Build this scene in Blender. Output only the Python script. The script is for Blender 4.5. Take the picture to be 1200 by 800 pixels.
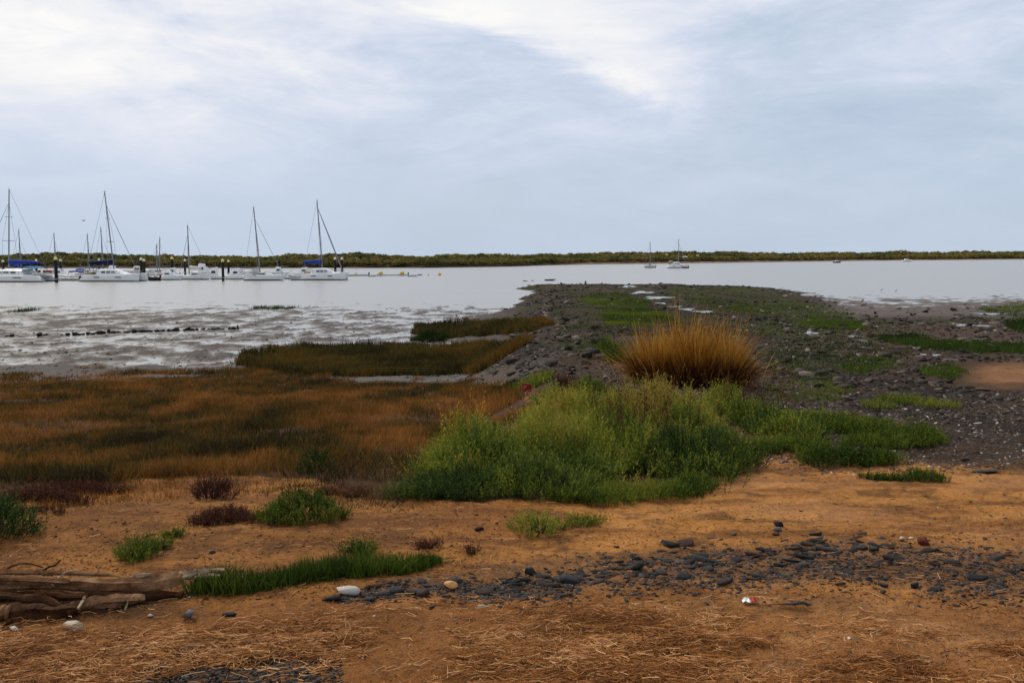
import bpy, bmesh, math, random
import numpy as np
from mathutils import Vector, Matrix
for o in list(bpy.data.objects):
    bpy.data.objects.remove(o, do_unlink=True)
S = bpy.context.scene
COL = S.collection
RAD = math.radians
rng = np.random.default_rng(7)
random.seed(7)

# ------------------------------------------------------------------ camera
CAMZ = 5.0
FPX = 1200.0
PITCH = math.atan(101.0 / FPX)
cam = bpy.data.cameras.new('camera')
cam.sensor_width = 36.0
cam.lens = 36.0
cam.clip_start = 0.05
cam.clip_end = 20000
camo = bpy.data.objects.new('camera', cam)
COL.objects.link(camo)
camo.location = (0, 0, CAMZ)
camo.rotation_euler = (RAD(90) - PITCH, 0, 0)
S.camera = camo

# ------------------------------------------------------------------ light
SUN_EL, SUN_AZ = RAD(43), RAD(-38)       # azimuth measured from +Y towards +X
w = bpy.data.worlds.new('World')
S.world = w
w.use_nodes = True
S.view_settings.view_transform = 'Standard'
S.view_settings.look = 'None'
S.view_settings.gamma = 1.0
S.view_settings.use_curve_mapping = False
S.view_settings.exposure = 0.70
S.cycles.max_bounces = 5
S.cycles.diffuse_bounces = 2
S.cycles.glossy_bounces = 3
S.cycles.transmission_bounces = 2
S.cycles.use_denoising = True
sun = bpy.data.lights.new('sun', 'SUN')
sun.energy = 1.5
sun.angle = RAD(10)
sun.color = (1.0, 0.93, 0.82)
suno = bpy.data.objects.new('sun', sun)
COL.objects.link(suno)
sd = Vector((math.sin(SUN_AZ) * math.cos(SUN_EL), math.cos(SUN_AZ) * math.cos(SUN_EL), math.sin(SUN_EL)))
suno.rotation_euler = sd.to_track_quat('Z', 'Y').to_euler()
suno.location = (-20, 40, 60)


class NT:
    """tiny node-tree helper"""
    def __init__(s, tree):
        s.t = tree
        s.N = tree.nodes
        s.L = tree.links

    def n(s, typ, **kw):
        x = s.N.new(typ)
        for k, v in kw.items():
            if k.startswith('i_'):
                key = k[2:]
                key = int(key) if key.isdigit() else key
                sock = x.inputs[key]
                if hasattr(v, 'is_linked') or isinstance(v, bpy.types.NodeSocket):
                    s.L.new(v, sock)
                else:
                    sock.default_value = v
            else:
                setattr(x, k, v)
        return x

    def math(s, op, a, b=None, c=None, clamp=False):
        x = s.N.new('ShaderNodeMath')
        x.operation = op
        x.use_clamp = clamp
        for i, v in enumerate((a, b, c)):
            if v is None:
                continue
            if isinstance(v, bpy.types.NodeSocket):
                s.L.new(v, x.inputs[i])
            else:
                x.inputs[i].default_value = v
        return x.outputs[0]

    def mix(s, fac, a, b, blend='MIX'):
        x = s.N.new('ShaderNodeMix')
        x.data_type = 'RGBA'
        x.blend_type = blend
        for i, v in ((0, fac), (6, a), (7, b)):
            if isinstance(v, bpy.types.NodeSocket):
                s.L.new(v, x.inputs[i])
            elif i == 0:
                x.inputs[i].default_value = v
            else:
                x.inputs[i].default_value = (*v, 1)
        return x.outputs[2]

    def ramp(s, fac, stops, interp='LINEAR'):
        x = s.N.new('ShaderNodeValToRGB')
        x.color_ramp.interpolation = interp
        el = x.color_ramp.elements
        while len(el) < len(stops):
            el.new(0.5)
        for e, (p, c) in zip(el, stops):
            e.position = p
            e.color = (*c, 1) if len(c) == 3 else c
        s.L.new(fac, x.inputs[0])
        return x.outputs[0]

    def smooth(s, v, lo, hi):
        x = s.N.new('ShaderNodeMapRange')
        x.interpolation_type = 'SMOOTHSTEP'
        s.L.new(v, x.inputs[0])
        x.inputs[1].default_value = lo
        x.inputs[2].default_value = hi
        x.inputs[3].default_value = 0
        x.inputs[4].default_value = 1
        return x.outputs[0]

    def noise(s, vec, scale, detail=4, rough=0.55, dist=0.0):
        x = s.N.new('ShaderNodeTexNoise')
        x.inputs['Scale'].default_value = scale
        x.inputs['Detail'].default_value = detail
        x.inputs['Roughness'].default_value = rough
        x.inputs['Distortion'].default_value = dist
        if vec is not None:
            s.L.new(vec, x.inputs['Vector'])
        return x.outputs[0]

    def mapping(s, vec, scale=(1, 1, 1), rot=(0, 0, 0), loc=(0, 0, 0)):
        x = s.N.new('ShaderNodeMapping')
        x.inputs['Scale'].default_value = scale
        x.inputs['Rotation'].default_value = rot
        x.inputs['Location'].default_value = loc
        s.L.new(vec, x.inputs['Vector'])
        return x.outputs[0]


# world: Nishita sky seen through a broken layer of stratus and cirrus
t = NT(w.node_tree)
t.N.clear()
sky = t.n('ShaderNodeTexSky', sky_type='NISHITA', sun_disc=False, sun_elevation=SUN_EL, sun_rotation=SUN_AZ)
sky.air_density = 1.0
sky.dust_density = 1.5
bgs = t.n('ShaderNodeBackground', i_Strength=0.052)
t.L.new(sky.outputs[0], bgs.inputs[0])
tc = t.n('ShaderNodeTexCoord').outputs['Generated']
sep = t.n('ShaderNodeSeparateXYZ')
t.L.new(tc, sep.inputs[0])
dx, dy, dz = sep.outputs
cp = tc
n1 = t.noise(t.mapping(cp, (1.0, 1.0, 2.4), (0, 0, 0.15), (3.1, 1.7, 0.4)), 2.0, 7, 0.58, 0.5)
n2 = t.noise(t.mapping(cp, (1.0, 1.0, 3.6), (0, 0.10, 0), (7.3, 4.2, 2.2)), 4.2, 9, 0.62, 0.7)
n3 = t.noise(t.mapping(cp, (1.0, 1.0, 1.6), (0, 0, 0.4), (1.3, 9.2, 5.1)), 1.1, 3, 0.5, 0.3)
n4 = t.noise(t.mapping(cp, (1.0, 1.0, 3.0), (0, 0.15, 0), (4.3, 2.2, 1.2)), 13.0, 6, 0.65, 0.9)
hi = t.smooth(dz, 0.01, 0.20)
# the deck: brighter with height, broken by the noises
k = t.math('MULTIPLY', t.math('SUBTRACT', n1, 0.5), 1.3)
k = t.math('ADD', k, t.math('MULTIPLY', t.math('SUBTRACT', n2, 0.5), 1.25))
k = t.math('ADD', k, t.math('MULTIPLY', t.math('SUBTRACT', n3, 0.5), 1.0))
k = t.math('ADD', k, t.math('MULTIPLY', t.math('SUBTRACT', n4, 0.5), 0.55))
k = t.math('MULTIPLY', k, t.math('ADD', t.math('MULTIPLY', hi, 0.80), 0.14))
k = t.math('ADD', k, t.math('MULTIPLY', t.math('MULTIPLY', dx, -0.72), hi))
k = t.math('ADD', k, t.math('ADD', t.math('MULTIPLY', hi, 0.36), 0.24))
# one long bright band of cirrus with a sharper lower edge
band = t.math('ADD', t.math('ADD', dz, t.math('MULTIPLY', dx, 0.38)), -0.200)
band = t.math('ADD', band, t.math('MULTIPLY', t.math('SUBTRACT', n2, 0.5), 0.05))
band = t.math('ADD', band, t.math('MULTIPLY', t.math('SUBTRACT', n4, 0.5), 0.025))
bl = t.math('MULTIPLY', t.smooth(band, -0.016, 0.010), t.math('SUBTRACT', 1.0, t.smooth(band, 0.006, 0.085)))
bl = t.math('MULTIPLY', bl, t.math('SUBTRACT', 1.0, t.smooth(dx, 0.10, 0.21)))
bl = t.math('MULTIPLY', bl, t.smooth(dx, -0.36, 0.0))
k = t.math('ADD', k, t.math('MULTIPLY', bl, 0.36))
ccol = t.ramp(k, [(0.0, (0.46, 0.555, 0.705)), (0.22, (0.525, 0.62, 0.755)), (0.42, (0.62, 0.695, 0.83)), (0.62, (0.755, 0.79, 0.885)), (0.85, (0.90, 0.90, 0.92)), (1.0, (0.97, 0.96, 0.95))])
bgc = t.n('ShaderNodeBackground', i_Strength=0.62)
t.L.new(ccol, bgc.inputs[0])
mx = t.n('ShaderNodeMixShader')
cov = t.smooth(t.math('ADD', n1, t.math('MULTIPLY', n2, 0.3)), 0.38, 0.60)
t.L.new(t.math('ADD', t.math('MULTIPLY', cov, 0.08), 0.90), mx.inputs[0])
t.L.new(bgs.outputs[0], mx.inputs[1])
t.L.new(bgc.outputs[0], mx.inputs[2])
out = t.n('ShaderNodeOutputWorld')
t.L.new(mx.outputs[0], out.inputs[0])


# ------------------------------------------------------------------ helpers
def tag(o, label=None, cat=None, group=None, kind=None):
    if label:
        o['label'] = label
    if cat:
        o['category'] = cat
    if group:
        o['group'] = group
    if kind:
        o['kind'] = kind
    return o


def empty(name, loc, label=None, cat=None, group=None, rz=0.0):
    o = bpy.data.objects.new(name, None)
    COL.objects.link(o)
    o.location = loc
    o.rotation_euler = (0, 0, rz)
    o.empty_display_size = 0.1
    return tag(o, label, cat, group)


def link(name, me, parent=None, loc=None):
    o = bpy.data.objects.new(name, me)
    COL.objects.link(o)
    if parent is not None:
        o.parent = parent
    if loc is not None:
        o.location = loc
    return o


def mesh_np(name, V, T, mat, tint=None, smooth=False, extra=None):
    """triangle mesh from numpy arrays"""
    V = np.ascontiguousarray(V, dtype=np.float32)
    T = np.ascontiguousarray(T, dtype=np.int32)
    me = bpy.data.meshes.new(name)
    me.vertices.add(len(V))
    me.vertices.foreach_set('co', V.ravel())
    k = T.shape[1]
    me.loops.add(T.size)
    me.loops.foreach_set('vertex_index', T.ravel())
    me.polygons.add(len(T))
    me.polygons.foreach_set('loop_start', np.arange(len(T), dtype=np.int32) * k)
    if smooth:
        me.polygons.foreach_set('use_smooth', np.ones(len(T), dtype=bool))
    if tint is not None:
        a = me.attributes.new('tint', 'FLOAT', 'POINT')
        a.data.foreach_set('value', np.ascontiguousarray(tint, dtype=np.float32))
    if extra:
        for nm, arr in extra.items():
            if arr.ndim == 2:
                a = me.attributes.new(nm, 'FLOAT_COLOR', 'POINT')
                c4 = np.ones((len(arr), 4), dtype=np.float32)
                c4[:, :3] = arr
                a.data.foreach_set('color', c4.ravel())
            else:
                a = me.attributes.new(nm, 'FLOAT', 'POINT')
                a.data.foreach_set('value', np.ascontiguousarray(arr, dtype=np.float32))
    me.update(calc_edges=True)
    me.validate()
    if mat:
        me.materials.append(mat)
    return me


def cat_meshes(parts):
    V, T, C, off = [], [], [], 0
    for v, tr, c in parts:
        V.append(v)
        T.append(tr + off)
        C.append(c)
        off += len(v)
    return np.concatenate(V), np.concatenate(T), np.concatenate(C)


class MB:
    """collects boxes, tubes and lofts into one mesh"""
    def __init__(s):
        s.v, s.f = [], []

    def add(s, v, f):
        o = len(s.v)
        s.v += [tuple(p) for p in v]
        s.f += [tuple(i + o for i in q) for q in f]

    def box(s, c, d, rz=0.0, taper=1.0, shear=0.0):
        cx, cy, cz = c
        hx, hy, hz = d[0] / 2, d[1] / 2, d[2] / 2
        P = []
        for z in (-1, 1):
            k = taper if z > 0 else 1.0
            for x, y in ((-1, -1), (1, -1), (1, 1), (-1, 1)):
                X, Y = x * hx * k + (shear * hz if z > 0 else 0), y * hy * k
                P.append((cx + X * math.cos(rz) - Y * math.sin(rz), cy + X * math.sin(rz) + Y * math.cos(rz), cz + z * hz))
        s.add(P, [(3, 2, 1, 0), (4, 5, 6, 7), (0, 1, 5, 4), (1, 2, 6, 5), (2, 3, 7, 6), (3, 0, 4, 7)])

    def tube(s, pts, rad, n=6, squash=1.0):
        pts = [Vector(p) for p in pts]
        if not hasattr(rad, '__len__'):
            rad = [rad] * len(pts)
        V, F = [], []
        for i, p in enumerate(pts):
            d = (pts[min(i + 1, len(pts) - 1)] - pts[max(i - 1, 0)]).normalized()
            a = d.cross(Vector((0, 0, 1)))
            if a.length < 1e-3:
                a = d.cross(Vector((0, 1, 0)))
            a.normalize()
            b = a.cross(d).normalized()
            for j in range(n):
                an = 2 * math.pi * j / n
                V.append(p + a * math.cos(an) * rad[i] + b * math.sin(an) * rad[i] * squash)
        for i in range(len(pts) - 1):
            for j in range(n):
                F.append((i * n + j, i * n + (j + 1) % n, (i + 1) * n + (j + 1) % n, (i + 1) * n + j))
        F.append(tuple(range(n))[::-1])
        F.append(tuple((len(pts) - 1) * n + j for j in range(n)))
        s.add(V, F)

    def loft(s, rings, cap=True, close=True):
        n = len(rings[0])
        V = [p for r in rings for p in r]
        F = []
        for i in range(len(rings) - 1):
            for j in range(n if close else n - 1):
                F.append((i * n + j, i * n + (j + 1) % n, (i + 1) * n + (j + 1) % n, (i + 1) * n + j))
        if cap:
            F.append(tuple(range(n))[::-1])
            F.append(tuple((len(rings) - 1) * n + j for j in range(n)))
        s.add(V, F)

    def ball(s, c, r, n=8, m=5):
        rings = []
        for i in range(m + 1):
            th = math.pi * (i + 0.02) / (m + 0.04)
            rings.append([(c[0] + r[0] * math.sin(th) * math.cos(2 * math.pi * j / n), c[1] + r[1] * math.sin(th) * math.sin(2 * math.pi * j / n), c[2] - r[2] * math.cos(th)) for j in range(n)])
        s.loft(rings)

    def build(s, name, mat, parent=None, smooth=False, loc=None):
        me = bpy.data.meshes.new(name)
        me.from_pydata(s.v, [], s.f)
        if smooth:
            for p in me.polygons:
                p.use_smooth = True
        me.materials.append(mat)
        bm = bmesh.new()
        bm.from_mesh(me)
        bmesh.ops.recalc_face_normals(bm, faces=bm.faces)
        bm.to_mesh(me)
        bm.free()
        return link(name, me, parent, loc)


# value noise
def _h(ix, iy, seed):
    n = (ix * 374761393 + iy * 668265263 + seed * 1442695041) & 0xffffffff
    n = ((n ^ (n >> 13)) * 1274126177) & 0xffffffff
    return ((n ^ (n >> 16)) & 0xffff) / 65535.0


def vnoise(x, y, seed=0):
    x = np.asarray(x, dtype=np.float64)
    y = np.asarray(y, dtype=np.float64)
    ix, iy = np.floor(x).astype(np.int64), np.floor(y).astype(np.int64)
    fx, fy = x - ix, y - iy
    fx = fx * fx * (3 - 2 * fx)
    fy = fy * fy * (3 - 2 * fy)
    a, b = _h(ix, iy, seed), _h(ix + 1, iy, seed)
    c, d = _h(ix, iy + 1, seed), _h(ix + 1, iy + 1, seed)
    return (a * (1 - fx) + b * fx) * (1 - fy) + (c * (1 - fx) + d * fx) * fy - 0.5


def fbm(x, y, seed=0, octs=4, gain=0.5):
    s, a = 0, 1.0
    for i in range(octs):
        s = s + a * vnoise(x * 2 ** i + i * 17.3, y * 2 ** i - i * 9.1, seed + i)
        a *= gain
    return s


def sstep(v, lo, hi):
    q = np.clip((v - lo) / (hi - lo), 0, 1)
    return q * q * (3 - 2 * q)


def proj(x, y, z):
    dzc = z - CAMZ
    f = y * math.cos(PITCH) - dzc * math.sin(PITCH)
    u = dzc * math.cos(PITCH) + y * math.sin(PITCH)
    f = np.maximum(f, 0.05)
    return 600 + FPX * x / f, 400 - FPX * u / f


def slope_at(py):
    return math.tan(PITCH + math.atan((py - 400) / FPX))


# ------------------------------------------------------------------ terrain heights
def prof(tbl):
    Y = np.array([D / slope_at(p) for p, D in tbl])
    D = np.array([D for p, D in tbl])
    i = np.argsort(Y)
    return Y[i], D[i]


PL = prof([(1100, 1.66), (800, 1.70), (720, 1.72), (600, 1.82), (560, 1.98), (520, 2.45), (480, 3.25), (455, 4.15), (446, 4.70), (436, 4.92), (426, 4.962), (400, 4.978), (370, 4.978), (358, 5.04), (340, 5.4), (331, 6.0)])
PS = prof([(1100, 1.66), (800, 1.70), (600, 1.85), (560, 1.95), (500, 2.10), (450, 2.32), (411, 2.8), (369, 3.5), (346, 4.0), (332.5, 4.35)])
PR = prof([(1100, 1.66), (800, 1.70), (600, 1.85), (560, 1.95), (500, 2.15), (450, 2.6), (411, 3.25), (385, 4.1), (367, 4.8), (360, 4.95), (351, 5.0), (342, 5.15), (334, 5.6)])
SPIT_END = PS[0][-1]
PUD = []       # puddles: x, y, rx, ry, z, rot


def H(x, y, fine=True, pud=True):
    x = np.asarray(x, dtype=np.float64)
    y = np.asarray(y, dtype=np.float64)
    yc = np.maximum(y, 3.0)
    u = x / yc
    uw = u + 0.022 * fbm(x / 9 + 3, y / 9, 11, 3)
    ulo = -0.06 + 0.062 * sstep(y, 60, 110)
    sl = sstep(uw, ulo, 0.045)
    sr = 1 - sstep(uw, 0.12, 0.33)
    dl = np.interp(y, *PL)
    ds = np.interp(y, *PS)
    tip = SPIT_END + 4 * fbm(x / 12, y * 0 + 4.4, 5, 3)
    ds = ds + 1.4 * sstep(y, tip, tip + 14)
    dr = np.interp(y, *PR)
    D = (dl * (1 - sl) + ds * sl) * sr + dr * (1 - sr)
    z = CAMZ - D
    # relief
    near = 1 - sstep(y, 9, 16)
    spit = sl * sr * sstep(y, 18, 30)
    rr = sl * sstep(y, 14, 24)
    z = z + near * 0.035 * fbm(x * 0.9, y * 0.9, 21, 3)
    wl = (1 - sl) * sstep(y, 10, 14) * (1 - sstep(y, 39, 44))
    z = z + wl * 0.16 * fbm(x * 0.55, y * 0.2, 31, 4)
    z = z + spit * 0.22 * fbm(x * 0.25, y * 0.12, 41, 3)
    flat = np.maximum((1 - sl) * sstep(y, 43, 48), (1 - sr) * sstep(y, 70, 84))
    if fine:
        z = z + near * (0.030 * fbm(x * 3.4, y * 3.4, 22, 4, .55) + 0.016 * np.abs(fbm(x * 11, y * 11, 24, 2)))
        z = z + rr * (1 - flat) * 0.16 * np.abs(fbm(x * 0.9, y * 0.8, 44, 4, 0.6)) * (1 - 0.4 * sr * sstep(y, 60, 90))
        z = z + flat * (0.11 * fbm(x * 0.75, y * 0.55, 51, 5, 0.75) + 0.035 * fbm(x * 2.1, y * 1.5, 57, 3, .7) + 0.03 * fbm(x * 0.09, y * 0.09, 53, 3))
    if pud:
        for (px_, py_, rx, ry, zp, rt) in PUD:
            qx, qy = x - px_, y - py_
            c, s_ = math.cos(rt), math.sin(rt)
            a, b = (qx * c + qy * s_) / rx, (-qx * s_ + qy * c) / ry
            m = 1 - sstep(np.sqrt(a * a + b * b), 0.95, 1.5)
            z = z * (1 - m) + (zp - 0.06) * m
    return z


def gnd(px, py, fine=False):
    """the point of the terrain seen at a place in the photograph"""
    dirc = Vector(((px - 600) / FPX, (400 - py) / FPX, 1.0))
    d = Vector((dirc.x, dirc.z * math.cos(PITCH) + dirc.y * math.sin(PITCH), dirc.y * math.cos(PITCH) - dirc.z * math.sin(PITCH)))
    ts = np.exp(np.linspace(math.log(2.5), math.log(400), 1500))
    X, Y, Z = d.x * ts, d.y * ts, CAMZ + d.z * ts
    hh = np.maximum(H(X, Y, fine), 0.0)
    i = int(np.argmax(hh >= Z))
    if hh[i] < Z[i]:
        i = len(ts) - 1
    return Vector((X[i], Y[i], hh[i]))


def gnds(pts, fine=False):
    return [gnd(a, b, fine) for a, b in pts]


def on_water(px, py):
    s_ = slope_at(py)
    y = CAMZ / s_
    f = y * math.cos(PITCH) + CAMZ * math.sin(PITCH)
    return Vector(((px - 600) / FPX * f, y, 0.0))


def inpoly(px, py, poly):
    r = np.zeros(np.shape(px), dtype=bool)
    n = len(poly)
    for i in range(n):
        x1, y1 = poly[i]
        x2, y2 = poly[(i + 1) % n]
        if y1 == y2:
            continue
        c = ((y1 > py) != (y2 > py)) & (px < (x2 - x1) * (py - y1) / (y2 - y1) + x1)
        r ^= c
    return r


# ------------------------------------------------------------------ materials
def pmat(name, col, rough=0.7, spec=0.4, metal=0.0, var=0.25, scale=6.0, bump=0.0, bscale=30.0, col2=None, coord='Object'):
    m = bpy.data.materials.new(name)
    m.use_nodes = True
    q = NT(m.node_tree)
    q.N.clear()
    c = q.n('ShaderNodeTexCoord').outputs[coord]
    info = q.n('ShaderNodeObjectInfo').outputs['Random']
    add = q.n('ShaderNodeVectorMath', operation='ADD')
    q.L.new(c, add.inputs[0])
    sc = q.math('MULTIPLY', info, 37.0)
    q.L.new(sc, add.inputs[1])
    nz = q.noise(add.outputs[0], scale, 5, 0.6)
    lo = tuple(max(0, v * (1 - var)) for v in col)
    hi_ = col2 if col2 else tuple(min(1, v * (1 + var)) for v in col)
    cc = q.ramp(nz, [(0.30, lo), (0.70, hi_)])
    cc = q.mix(q.math('MULTIPLY', info, var), cc, tuple(v * 0.6 for v in col))
    b = q.n('ShaderNodeBsdfPrincipled', i_Roughness=rough, i_Metallic=metal)
    b.inputs['Specular IOR Level'].default_value = spec
    q.L.new(cc, b.inputs['Base Color'])
    if bump:
        bn = q.n('ShaderNodeBump', i_Strength=bump, i_Distance=0.02)
        q.L.new(q.noise(add.outputs[0], bscale, 5, 0.65), bn.inputs['Height'])
        q.L.new(bn.outputs[0], b.inputs['Normal'])
    o = q.n('ShaderNodeOutputMaterial')
    q.L.new(b.outputs[0], o.inputs[0])
    return m


def leafmat(name, stops, rough=0.8, trans=0.16):
    """plants: colour by the tint each sprig carries"""
    m = bpy.data.materials.new(name)
    m.use_nodes = True
    q = NT(m.node_tree)
    q.N.clear()
    a = q.n('ShaderNodeAttribute', attribute_name='tint')
    cc = q.ramp(a.outputs['Fac'], stops)
    b = q.n('ShaderNodeBsdfPrincipled', i_Roughness=rough)
    b.inputs['Specular IOR Level'].default_value = 0.08
    q.L.new(cc, b.inputs['Base Color'])
    tr = q.n('ShaderNodeBsdfTranslucent')
    q.L.new(cc, tr.inputs[0])
    mxs = q.n('ShaderNodeMixShader', i_Fac=trans)
    q.L.new(b.outputs[0], mxs.inputs[1])
    q.L.new(tr.outputs[0], mxs.inputs[2])
    o = q.n('ShaderNodeOutputMaterial')
    q.L.new(mxs.outputs[0], o.inputs[0])
    return m


def ground_mat():
    m = bpy.data.materials.new('ground')
    m.use_nodes = True
    q = NT(m.node_tree)
    q.N.clear()
    col = q.n('ShaderNodeAttribute', attribute_name='col').outputs['Color']
    wet = q.n('ShaderNodeAttribute', attribute_name='wet').outputs['Fac']
    pos = q.n('ShaderNodeNewGeometry').outputs['Position']
    a = q.noise(pos, 2.2, 6, 0.65)
    b_ = q.noise(pos, 24.0, 6, 0.7)
    c_ = q.noise(pos, 110.0, 3, 0.7)
    f = q.math('ADD', q.math('MULTIPLY', a, 0.7), q.math('MULTIPLY', b_, 0.9))
    f = q.math('ADD', f, q.math('MULTIPLY', c_, 1.0))
    mul = q.ramp(q.math('MULTIPLY', f, 0.385), [(0.36, (0.34, 0.30, 0.27)), (0.50, (1, 1, 1)), (0.63, (1.5, 1.5, 1.5))])
    cc = q.mix(1.0, col, mul, 'MULTIPLY')
    # grains, shell grit and dark crumbs
    v = q.n('ShaderNodeTexVoronoi', i_Scale=55.0)
    q.L.new(pos, v.inputs['Vector'])
    vs = q.n('ShaderNodeSeparateColor')
    q.L.new(v.outputs['Color'], vs.inputs[0])
    dot = q.math('SUBTRACT', 1.0, q.smooth(v.outputs['Distance'], 0.15, 0.42))
    isd = q.math('MULTIPLY', q.smooth(vs.outputs[0], 0.80, 0.84), dot)
    isl = q.math('MULTIPLY', q.smooth(vs.outputs[1], 0.955, 0.965), dot)
    cc = q.mix(q.math('MULTIPLY', isd, 0.7), cc, (0.05, 0.03, 0.018))
    cc = q.mix(q.math('MULTIPLY', isl, 0.6), cc, (0.42, 0.34, 0.25))
    b = q.n('ShaderNodeBsdfPrincipled')
    q.L.new(cc, b.inputs['Base Color'])
    q.L.new(q.math('SUBTRACT', 0.95, q.math('MULTIPLY', wet, 0.68)), b.inputs['Roughness'])
    q.L.new(q.math('ADD', 0.10, q.math('MULTIPLY', wet, 0.28)), b.inputs['Specular IOR Level'])
    hgt = q.math('ADD', q.math('MULTIPLY', b_, 1.0), q.math('MULTIPLY', c_, 0.35))
    hgt = q.math('ADD', hgt, q.math('MULTIPLY', isd, 0.12))
    bn = q.n('ShaderNodeBump', i_Strength=1.0, i_Distance=0.035)
    q.L.new(hgt, bn.inputs['Height'])
    q.L.new(bn.outputs[0], b.inputs['Normal'])
    o = q.n('ShaderNodeOutputMaterial')
    q.L.new(b.outputs[0], o.inputs[0])
    return m


def water_mat(name, base, rough, bump, sc):
    m = bpy.data.materials.new(name)
    m.use_nodes = True
    q = NT(m.node_tree)
    q.N.clear()
    pos = q.n('ShaderNodeNewGeometry').outputs['Position']
    b = q.n('ShaderNodeBsdfPrincipled', i_Roughness=rough, i_IOR=1.333)
    b.inputs['Base Color'].default_value = (*base, 1)
    nz = q.noise(q.mapping(pos, (0.6, 1.0, 1)), sc, 4, 0.6)
    n2_ = q.noise(q.mapping(pos, (0.25, 0.4, 1), (0, 0, 0.3)), sc * 0.25, 3, 0.5)
    patch = q.noise(q.mapping(pos, (0.3, 1.0, 1)), 0.02, 4, 0.6)
    bn = q.n('ShaderNodeBump', i_Distance=0.10)
    q.L.new(q.math('MULTIPLY', q.math('ADD', patch, 0.1), bump), bn.inputs['Strength'])
    q.L.new(q.math('ADD', nz, n2_), bn.inputs['Height'])
    q.L.new(bn.outputs[0], b.inputs['Normal'])
    o = q.n('ShaderNodeOutputMaterial')
    q.L.new(b.outputs[0], o.inputs[0])
    return m


def stone_mat(name, stops, rough=0.75):
    m = bpy.data.materials.new(name)
    m.use_nodes = True
    q = NT(m.node_tree)
    q.N.clear()
    c = q.n('ShaderNodeTexCoord').outputs['Object']
    rnd = q.n('ShaderNodeObjectInfo').outputs['Random']
    at = q.n('ShaderNodeAttribute', attribute_name='tint')
    r = q.math('FRACT', q.math('ADD', rnd, at.outputs['Fac']))
    cc = q.ramp(r, stops)
    nz = q.noise(c, 3.0, 6, 0.7)
    mul = q.ramp(nz, [(0.3, (0.55, 0.55, 0.55)), (0.55, (1, 1, 1)), (0.75, (1.5, 1.45, 1.35))])
    cc = q.mix(1.0, cc, mul, 'MULTIPLY')
    b = q.n('ShaderNodeBsdfPrincipled', i_Roughness=rough)
    b.inputs['Specular IOR Level'].default_value = 0.14
    q.L.new(cc, b.inputs['Base Color'])
    bn = q.n('ShaderNodeBump', i_Strength=0.6, i_Distance=0.05)
    q.L.new(q.noise(c, 9.0, 6, 0.7), bn.inputs['Height'])
    q.L.new(bn.outputs[0], b.inputs['Normal'])
    o = q.n('ShaderNodeOutputMaterial')
    q.L.new(b.outputs[0], o.inputs[0])
    return m


M = {}
M['ground'] = ground_mat()
M['water'] = water_mat('estuary_water', (0.26, 0.252, 0.235), 0.26, 0.55, 1.6)
M['pool'] = water_mat('pool_water', (0.16, 0.15, 0.14), 0.16, 0.12, 5.0)
M['slate'] = stone_mat('slate', [(0.0, (0.016, 0.014, 0.013)), (0.4, (0.034, 0.031, 0.029)), (0.7, (0.058, 0.052, 0.046)), (0.85, (0.05, 0.026, 0.016)), (1.0, (0.095, 0.085, 0.075))])
M['rock'] = stone_mat('causeway_rock', [(0.0, (0.012, 0.009, 0.007)), (0.4, (0.032, 0.024, 0.018)), (0.75, (0.075, 0.057, 0.044)), (1.0, (0.20, 0.16, 0.13))])
M['pebble'] = stone_mat('pebble', [(0.0, (0.035, 0.034, 0.035)), (0.45, (0.08, 0.07, 0.065)), (0.7, (0.12, 0.07, 0.045)), (0.9, (0.20, 0.15, 0.11)), (0.97, (0.5, 0.45, 0.38)), (1.0, (0.55, 0.5, 0.45))])
M['bush'] = leafmat('saltbush', [(0.0, (0.018, 0.034, 0.008)), (0.3, (0.060, 0.095, 0.020)), (0.55, (0.155, 0.19, 0.020)), (0.85, (0.33, 0.32, 0.038)), (1.0, (0.32, 0.20, 0.05))])
M['green'] = leafmat('green_turf', [(0.0, (0.016, 0.030, 0.006)), (0.4, (0.055, 0.092, 0.011)), (0.75, (0.16, 0.19, 0.018)), (1.0, (0.26, 0.21, 0.04))])
M['marsh'] = leafmat('marsh_plants', [(0.0, (0.030, 0.020, 0.008)), (0.2, (0.055, 0.048, 0.011)), (0.42, (0.12, 0.078, 0.015)), (0.62, (0.175, 0.070, 0.014)), (0.82, (0.25, 0.088, 0.016)), (1.0, (0.34, 0.15, 0.04))])
M['tallgrass'] = leafmat('tall_grass', [(0.0, (0.035, 0.012, 0.006)), (0.3, (0.13, 0.045, 0.010)), (0.6, (0.38, 0.15, 0.016)), (0.85, (0.52, 0.27, 0.036)), (1.0, (0.56, 0.38, 0.10))])
M['russet'] = leafmat('russet_plant', [(0.0, (0.05, 0.018, 0.014)), (0.5, (0.11, 0.04, 0.022)), (1.0, (0.16, 0.085, 0.03))])
M['forest'] = leafmat('mangrove_leaves', [(0.0, (0.045, 0.052, 0.022)), (0.35, (0.11, 0.105, 0.030)), (0.7, (0.20, 0.165, 0.040)), (0.9, (0.25, 0.15, 0.05)), (1.0, (0.28, 0.15, 0.055))], 0.8, 0.2)
M['straw'] = leafmat('dead_reed', [(0.0, (0.060, 0.022, 0.007)), (0.35, (0.19, 0.067, 0.016)), (0.7, (0.36, 0.145, 0.039)), (1.0, (0.60, 0.34, 0.155))], 0.7, 0.05)
M['bark'] = pmat('bark', (0.06, 0.04, 0.028), 0.9, 0.2, var=0.4, scale=8, bump=0.5)
M['stem'] = pmat('woody_stem', (0.05, 0.03, 0.02), 0.9, 0.2, var=0.4)
M['white'] = pmat('white_gelcoat', (0.78, 0.78, 0.77), 0.3, 0.5, var=0.05, scale=0.8)
M['cream'] = pmat('cream_gelcoat', (0.66, 0.63, 0.58), 0.35, 0.5, var=0.08, scale=0.8)
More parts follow.
